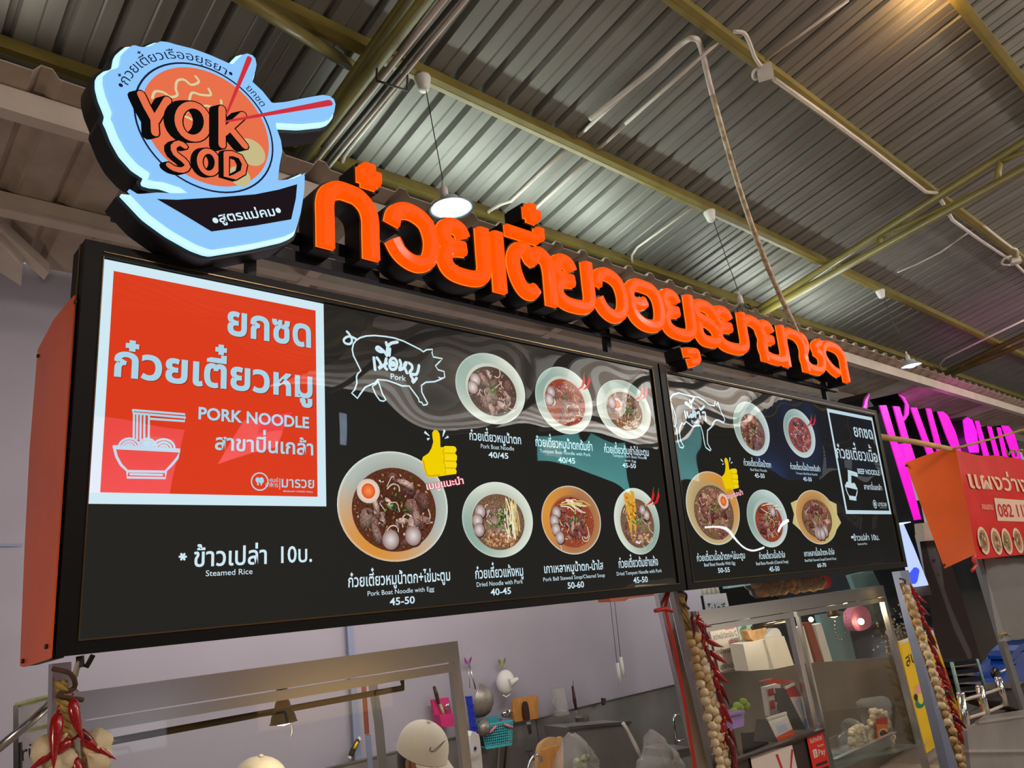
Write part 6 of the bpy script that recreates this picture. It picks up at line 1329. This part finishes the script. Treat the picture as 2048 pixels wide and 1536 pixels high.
# magenta shop sign
CM = CB; YM = 3.0
def mag(label, polys, dep=.42):
    P = [[p2(*CM(*q), YM) for q in pl] for pl in polys]; zs = min(p.y for pl in P for p in pl); xm = sum(p.x for pl in P for p in pl) / sum(len(pl) for pl in P)
    t = thing('magenta_letter', label, 'sign letter', (xm, YM + .1, zs), 'magenta letters of the hair shop sign')
    f = MB(); bk = MB()
    for pl in P:
        a = sum(u.x * v.y - v.x * u.y for u, v in zip(pl, pl[1:] + pl[:1])); f.prism([(p.x, YM, p.y) for p in pl], (0, .012, 0)); e = inset(pl, (-1 if a > 0 else 1) * .018); bk.prism([(p.x, YM + .010, p.y) for p in e], (0, dep, 0))
    f.build('magenta_face', M['magsign'], t); bk.build('black_return', M['blacks'], t)
mag('tall magenta letter H with one leg running far down', [[(272, 378), (318, 378), (395, 640), (430, 645), (455, 770), (555, 1155), (512, 1162), (400, 800)], [(365, 383), (408, 388), (470, 600), (515, 740), (450, 775), (395, 640), (436, 640)]])
mag('magenta letter A beside the tall H', [[(485, 393), (525, 393), (600, 600), (650, 720), (606, 735), (560, 600)]]); mag('magenta letter I between A and R', [[(590, 398), (622, 400), (700, 680), (665, 690)]])
mag('magenta letter R, last of the first word', [[(668, 420), (705, 420), (740, 450), (790, 560), (830, 700), (780, 700), (735, 600)]]); mag('magenta letter C above the red banner', [[(843, 480), (870, 458), (905, 480), (935, 560), (950, 700), (890, 700), (860, 600)]])
mag('magenta letter L right of the C', [[(925, 483), (950, 485), (1020, 720), (985, 725)]]); mag('magenta letter U right of the L', [[(1010, 520), (1035, 525), (1095, 740), (1065, 740)], [(1075, 528), (1097, 530), (1150, 740), (1120, 740)]]); mag('magenta letter B at the right edge', [[(1105, 515), (1150, 518), (1190, 570), (1240, 740), (1190, 750)]])
mag('left magenta crescent horn above the tall H', [[(205, 298), (175, 340), (158, 405), (186, 410), (188, 350)]], .3); mag('right magenta crescent horn crossing the tall H', [[(405, 305), (440, 320), (472, 380), (470, 440), (405, 530), (446, 440), (450, 370), (430, 330)]], .3)
light('AREA', at(1960, 880, 2.85), 9, (1, .08, .8), 2.4, .3, at(1960, 700, 3.3), 'magenta_spill')
# shop front below
sf = thing('shop_front', 'dark shop window with a beige lintel under the magenta sign', 'shop front', P_(1990, 1400, 3.6))
slab([(1846, 1046), (2200, 1008), (2200, 1056), (1850, 1082)], 3.5, .1, 'lintel', 'awnbeam', sf); slab([(1838, 1080), (2200, 1048), (2300, 1500), (1960, 1500)], 3.75, .03, 'dark_glass', 'dkglass', sf)
slab([(1836, 1070), (1848, 1070), (1960, 1500), (1944, 1500)], 3.7, .04, 'mullion', 'steel', sf)
printed('portrait_poster', 'tall dark poster of a long haired face on the shop window', 'poster', [(1838, 1072), (1884, 1066), (1966, 1330), (1880, 1336)], 3.66, .003, s2l(44, 30, 30), [('p', [(.22, .04), (.5, .02), (.62, .2), (.52, .42), (.36, .40), (.24, .2)], s2l(92, 86, 86)), ('p', [(.36, .40), (.50, .40), (.60, .60), (.80, .92), (.70, .98), (.50, .72)], s2l(86, 78, 80)), ('p', [(.30, .20), (.44, .19), (.44, .215), (.30, .225)], s2l(40, 34, 34)), ('p', [(.38, .31), (.46, .30), (.46, .33), (.39, .33)], s2l(70, 44, 50))])
# lit tube sign
t = thing('light_pillar', 'small glowing white and blue pillar sign beside the beef board', 'light sign', P_(1845, 1180, 3.1))
b = MB(); A, B_ = P_(1800, 1050, 3.1), P_(1838, 1172, 3.1); b.tube([A, A * .6 + B_ * .4, B_], [.035, .06, .085], 16); b.build('glowing_tube', emat('tube_white', s2l(196, 214, 255), 1.0), t)
pen = MB(); pen.tube([P_(1815, 1150, 3.02), P_(1824, 1158, 3.0), P_(1832, 1140, 3.0)], [.03, .05, .03], 8); pen.build('blue_print', M['bluewhite'], t); b = MB(); b.lathe([(.088, 0), (.09, -.09), (0, -.09)], B_, G, 16); b.build('base', M['grayp'], t)
b = MB(); b.lathe([(0, .03), (.10, .02), (.11, 0), (0, -.01)], P_(1800, 1048, 3.4), G, 16); tag(b.build('ceiling_light', emat('soft_white', (.8, .95, 1), 1.2)), 'small round white light above the glowing pillar', 'lamp')
b = MB(); b.lathe([(0, .02), (.06, .01), (.07, 0), (0, -.01)], P_(1798, 1041, 3.9), G, 16); tag(b.build('ceiling_light', emat('soft_warm', (1, .85, .5), 1.0)), 'small warm ceiling light above the round white light', 'lamp')
# yellow standing signs
YS = s2l(248, 206, 26)
printed('standing_sign', 'yellow standing sign behind the long garland, left one with black Thai letters', 'sign', [(1799, 1283), (1822, 1275), (1874, 1492), (1848, 1510)], 2.8, .02, YS, [('p', [(0, 0), (1, 0), (1, .02), (0, .03)], s2l(230, 226, 230)), ('t', 'สบ', (.14, .24), (.98, .22), .085, BK), ('o', (.62, .48), .34, .055, s2l(240, 170, 150)), ('o', (.55, .58), .40, .05, s2l(40, 130, 110)), ('o', (.62, .55), .22, .05, s2l(250, 220, 60)), ('o', (.3, .52), .16, .03, s2l(40, 50, 40))])
printed('standing_sign', 'tall yellow and red sign right of the long garland', 'sign', [(1851, 1264), (1866, 1260), (1938, 1480), (1890, 1500)], 2.8, .02, YS, [('p', R4(0, 0, 1, .05), s2l(236, 230, 236)), ('t', 'ย', (.30, .24), (.95, .23), .10, s2l(235, 225, 240)), ('o', (.45, .12), .14, .02, BK), ('p', R4(.02, .34, .96, .62), s2l(206, 24, 36)), ('p', R4(.1, .52, .96, .59), s2l(30, 90, 56)), ('t', 'FOOD', (.2, .46), (.9, .45), .045, s2l(240, 180, 190)), ('p', R4(.05, .72, .92, .90), s2l(206, 24, 36)), ('t', 'MENU', (.15, .86), (.85, .85), .05, s2l(240, 180, 190)), ('p', R4(0, .92, 1, 1), s2l(180, 120, 130))])
# trolley
t = thing('trolley', 'dark salon trolley with shelves and a pale metal frame', 'trolley', P_(1935, 1400, 2.75))
for q in ([(1903, 1324), (1925, 1415)], [(1953, 1318), (1975, 1396)]): pipe([(*q[0], 2.75), (*q[1], 2.75)], .016, 'upright', 'teallit', parent=t, n=6)
for k in range(5):
    y = 1324 + k * 17; dx = k * 4.6; slab([(1906 + dx, y), (1953 + dx, y - 6), (1955 + dx, y + 4), (1908 + dx, y + 10)], 2.75, .3, 'shelf', 'black', t); slab([(1906 + dx, y + 9), (1954 + dx, y + 3), (1954 + dx, y + 5), (1906 + dx, y + 11)], 2.74, .01, 'shelf_lip', 'chrome', t)
for k, (x, y, y2, lb) in enumerate(((1921, 1388, 1470, 'chrome bollard nearest the yellow sign'), (1959, 1374, 1432, 'chrome bollard between the two others behind the counter'), (1996, 1357, 1412, 'chrome bollard furthest right, near the motorbike'))):
    t = thing('bollard', lb, 'bollard', P_(x + 16, y2, 2.5)); pipe([(x, y, 2.5), (x + 14, y2, 2.5)], .032, 'tube', 'chrome', parent=t, n=14); b = MB(); b.ball(P_(x, y, 2.5), .033, 12, (1, 1, .6)); b.build('cap', M['chrome'], t)
for q in (([(1928, 1400), (1962, 1390), (1998, 1378)], 'upper rail joining the chrome bollards'), ([(1938, 1436), (1970, 1426), (2004, 1412)], 'lower rail joining the chrome bollards')): pipe([(*z, 2.5) for z in q[0]], .012, 'bollard_rail', 'awnbeam', q[1], 'rail')
# motorbike
t = thing('motorbike', 'blue and black motorbike parked at the right edge', 'motorbike', P_(2040, 1420, 2.6))
slab([(2006, 1366), (2012, 1345), (2030, 1318), (2052, 1300), (2100, 1290), (2100, 1345), (2060, 1362), (2030, 1362)], 2.6, .25, 'fairing', 'bluepaint', t, 2); slab([(2000, 1402), (2012, 1390), (2040, 1384), (2100, 1380), (2100, 1420), (2040, 1420)], 2.5, .3, 'seat', 'cord', t, 2)
slab([(2022, 1312), (2040, 1290), (2070, 1280), (2070, 1290), (2044, 1302), (2030, 1320)], 2.6, .2, 'screen', 'bluepaint', t, 2)
b = MB(); b.lathe([(.20, -.05), (.27, -.04), (.29, 0), (.27, .04), (.20, .05), (.20, -.05)], P_(2066, 1430, 2.62), (0.2, 1, 0), 24); b.build('wheel', M['cord'], t)
pipe([(1998, 1345, 2.6), (2030, 1330, 2.6)], .012, 'handlebar', 'chrome', parent=t); b = MB(); b.ball(P_(1990, 1346, 2.55), .05, 12, (1.6, .6, 1)); b.build('mirror', M['screen'], t)
# clear curtain, leaning post, steel table
t = thing('plastic_curtain', 'clear plastic curtain hanging under the red banner', 'curtain', P_(2000, 1280, 2.35)); mb = MB(); rows = []
A = [P_(1968 + i * 9, 1116 - 0 * i, 2.3) + Vector((0, .02 * math.sin(i * 1.7), 0)) for i in range(14)]; B_ = [P_(1998 + i * 7.5, 1284 - i * 1.0, 2.3) + Vector((0, .03 * math.sin(i * 2.1), 0)) for i in range(14)]
mb.quadstrip(A, [(a + b_) / 2 + Vector((0, .02 * math.sin(i), 0)) for i, (a, b_) in enumerate(zip(A, B_))]); mb.quadstrip([(a + b_) / 2 + Vector((0, .02 * math.sin(i), 0)) for i, (a, b_) in enumerate(zip(A, B_))], B_); mb.build('sheet', M['cloudy'], t, smooth=True)
mb = MB(); mb.tube([P_(1996, 1270, 2.28), P_(2012, 1266, 2.28), P_(2020, 1272, 2.28)], .008, 6); mb.build('tie', M['straw'], t)
pipe([(1952, 1112, 2.4), (2000, 1270, 2.4), (2062, 1470, 2.4)], .035, 'leaning_post', 'grayp', 'purplish grey leaning post under the corner of the red banner', 'post', n=4)
st = thing('steel_table', 'pale steel and glass counter at the lower right corner', 'counter', P_(2000, 1600, 1.75)); slab([(1934, 1462), (1975, 1432), (2120, 1410), (2140, 1620), (1950, 1620)], 1.75, .02, 'front_panel', 'steeldull', st)
slab([(1938, 1500), (2120, 1498), (2120, 1503), (1938, 1505)], 1.73, .02, 'edge_rail', 'steel', st); slab([(1958, 1442), (2120, 1420), (2120, 1424), (1958, 1447)], 1.74, .02, 'top_rail', 'steel', st)

# ================================================================ THE HALL BEHIND THE CAMERA (seen mirrored in the acrylic)
for q, nm in (([(-4, -9.4), (25, -9.4)], 'wall_opposite'), ):
    b = MB(); b.box((21, -18.2, 3), (50, .1, 11)); struct(b.build(nm, M['dark']))
b = MB(); b.box((46, -7, 1), (.1, 26, 8)); struct(b.build('wall_right', M['dark']))
b = MB(); b.box((-4.2, -2, 1), (.1, 14, 8)); struct(b.build('wall_left', M['dark']))
oa = thing('awning', 'stand-in pale louvred awning behind the camera, added for the stripes mirrored in the acrylic', 'awning', (16, -4, 3.2), None)  # added so the wavy acrylic has bright bands to reflect
for k in range(16):
    y = -2.0 - k * .3; z = 3.16 + .012 * k; b = MB(); b.prism([(5, y, z), (15.5, y, z), (15.5, y - .21, z + .05), (5, y - .21, z + .05)], (0, 0, .01)); b.prism([(5, y - .21, z + .05), (15.5, y - .21, z + .05), (15.5, y - .29, z + .0), (5, y - .29, z + .0)], (0, 0, .01)); b.build('louvre', M['white'] if k % 2 else M['awn'], oa)
for k in range(4): b = MB(); b.box((6 + k * 2.6, -4.3, 3.12), (.09, 4.6, .12)); b.build('beam', M['dark'], oa)
VM = 11.6                                   # mirror image of the plane Y = -6
def mir(x, y): q = at(x, y, VM); return Vector((q.x, -7.2, q.z))
def opp(quad, col, label, cat='banner', extra=()):
    Q = [mir(*q) for q in quad]; b = MB(); b.col = col; b.prism(Q, (0, -.02, 0))
    for q, c in extra: b.add([Q[0] * (1 - u) * (1 - v) + Q[1] * u * (1 - v) + Q[2] * u * v + Q[3] * (1 - u) * v + Vector((0, .004, 0)) for u, v in q], [(0, 1, 2, 3)], [c] * 4)
    tag(b.build('hanging_banner', M['paper']), label, cat)
opp([(205, 800), (372, 838), (372, 968), (190, 955)], s2l(250, 130, 170), 'pink hanging banner across the aisle, mirrored in the red panel', 'banner', [(R4(.5, .15, .9, .3), s2l(250, 220, 230))])
opp([(474, 860), (572, 868), (566, 936), (466, 934)], s2l(252, 150, 180), 'small pink banner across the aisle, mirrored below the pork lettering', 'banner', [(R4(.5, 0, 1, .5), s2l(200, 60, 140))])
opp([(676, 868), (706, 868), (692, 930), (672, 930)], s2l(190, 215, 250), 'narrow pale blue sheet across the aisle', 'banner')
opp([(1084, 878), (1222, 858), (1234, 948), (1096, 930)], s2l(80, 170, 170), 'teal hanging banner across the aisle', 'banner', [(R4(.1, .3, .5, .8), s2l(150, 200, 200))])
opp([(1333, 835), (1368, 842), (1404, 945), (1350, 938)], s2l(110, 190, 190), 'second teal banner across the aisle', 'banner')
opp([(1560, 800), (1640, 815), (1640, 950), (1520, 948)], s2l(60, 110, 200), 'blue hanging banner across the aisle', 'banner')
opp([(1648, 815), (1745, 835), (1762, 938), (1662, 940)], s2l(50, 110, 214), 'large blue hanging banner across the aisle', 'banner', [(R4(.1, .4, .5, .6), s2l(40, 60, 150))])
opp([(1668, 985), (1728, 985), (1732, 1062), (1672, 1060)], s2l(50, 40, 110), 'purple menu board across the aisle', 'menu board', [(R4(.05, .3, .3, .7), s2l(200, 190, 170)), (R4(.36, .3, .62, .7), s2l(200, 190, 170)), (R4(.68, .3, .94, .7), s2l(200, 190, 170))])
b = MB(); b.tube([mir(1440, 1072), mir(1535, 1068)], .03, 8); tag(b.build('tube_light', emat('tube_glow', (1, 1, 1), 8)), 'fluorescent tube across the aisle', 'lamp')
b = MB(); b.tube([mir(1312, 1082), mir(1338, 1092)], .03, 8); tag(b.build('tube_light', emat('tube_glow2', (1, 1, 1), 6)), 'short fluorescent tube across the aisle', 'lamp')
for i in range(5):
    x = .6 + i * 1.35; z = fl(x, -2.6).z; t = thing('dining_chair', 'metal framed dining chair in the hall behind the camera, ' + ('first', 'second', 'third', 'fourth', 'last')[i] + ' in its row', 'chair', (x, -2.6, z), 'chairs in the hall behind the camera')
    b = MB(); b.tube(smooth2([Vector((x - .2, -2.6, z)), Vector((x - .2, -2.6, z + .85)), Vector((x - .12, -2.62, z + .95)), Vector((x + .12, -2.62, z + .95)), Vector((x + .2, -2.6, z + .85)), Vector((x + .2, -2.6, z))], 4), .012, 6); b.build('back_frame', M['chrome'], t)
    b = MB(); b.box((x, -2.6 - .2, z + .45), (.4, .4, .03)); b.build('seat', M['dark'], t)
    b = MB(); b.tube([(x - .18, -3.0, z), (x - .18, -3.0, z + .44)], .012, 6); b.build('leg', M['chrome'], t); b = MB(); b.tube([(x + .18, -3.0, z), (x + .18, -3.0, z + .44)], .012, 6); b.build('leg', M['chrome'], t)
# ================================================================ stand everything plumb
for o in list(COL.objects):
    if o.parent is None and o.type in ('MESH', 'EMPTY') and o in WL:
        o.matrix_world = MF @ Matrix.Translation(o.location) @ o.rotation_euler.to_matrix().to_4x4()
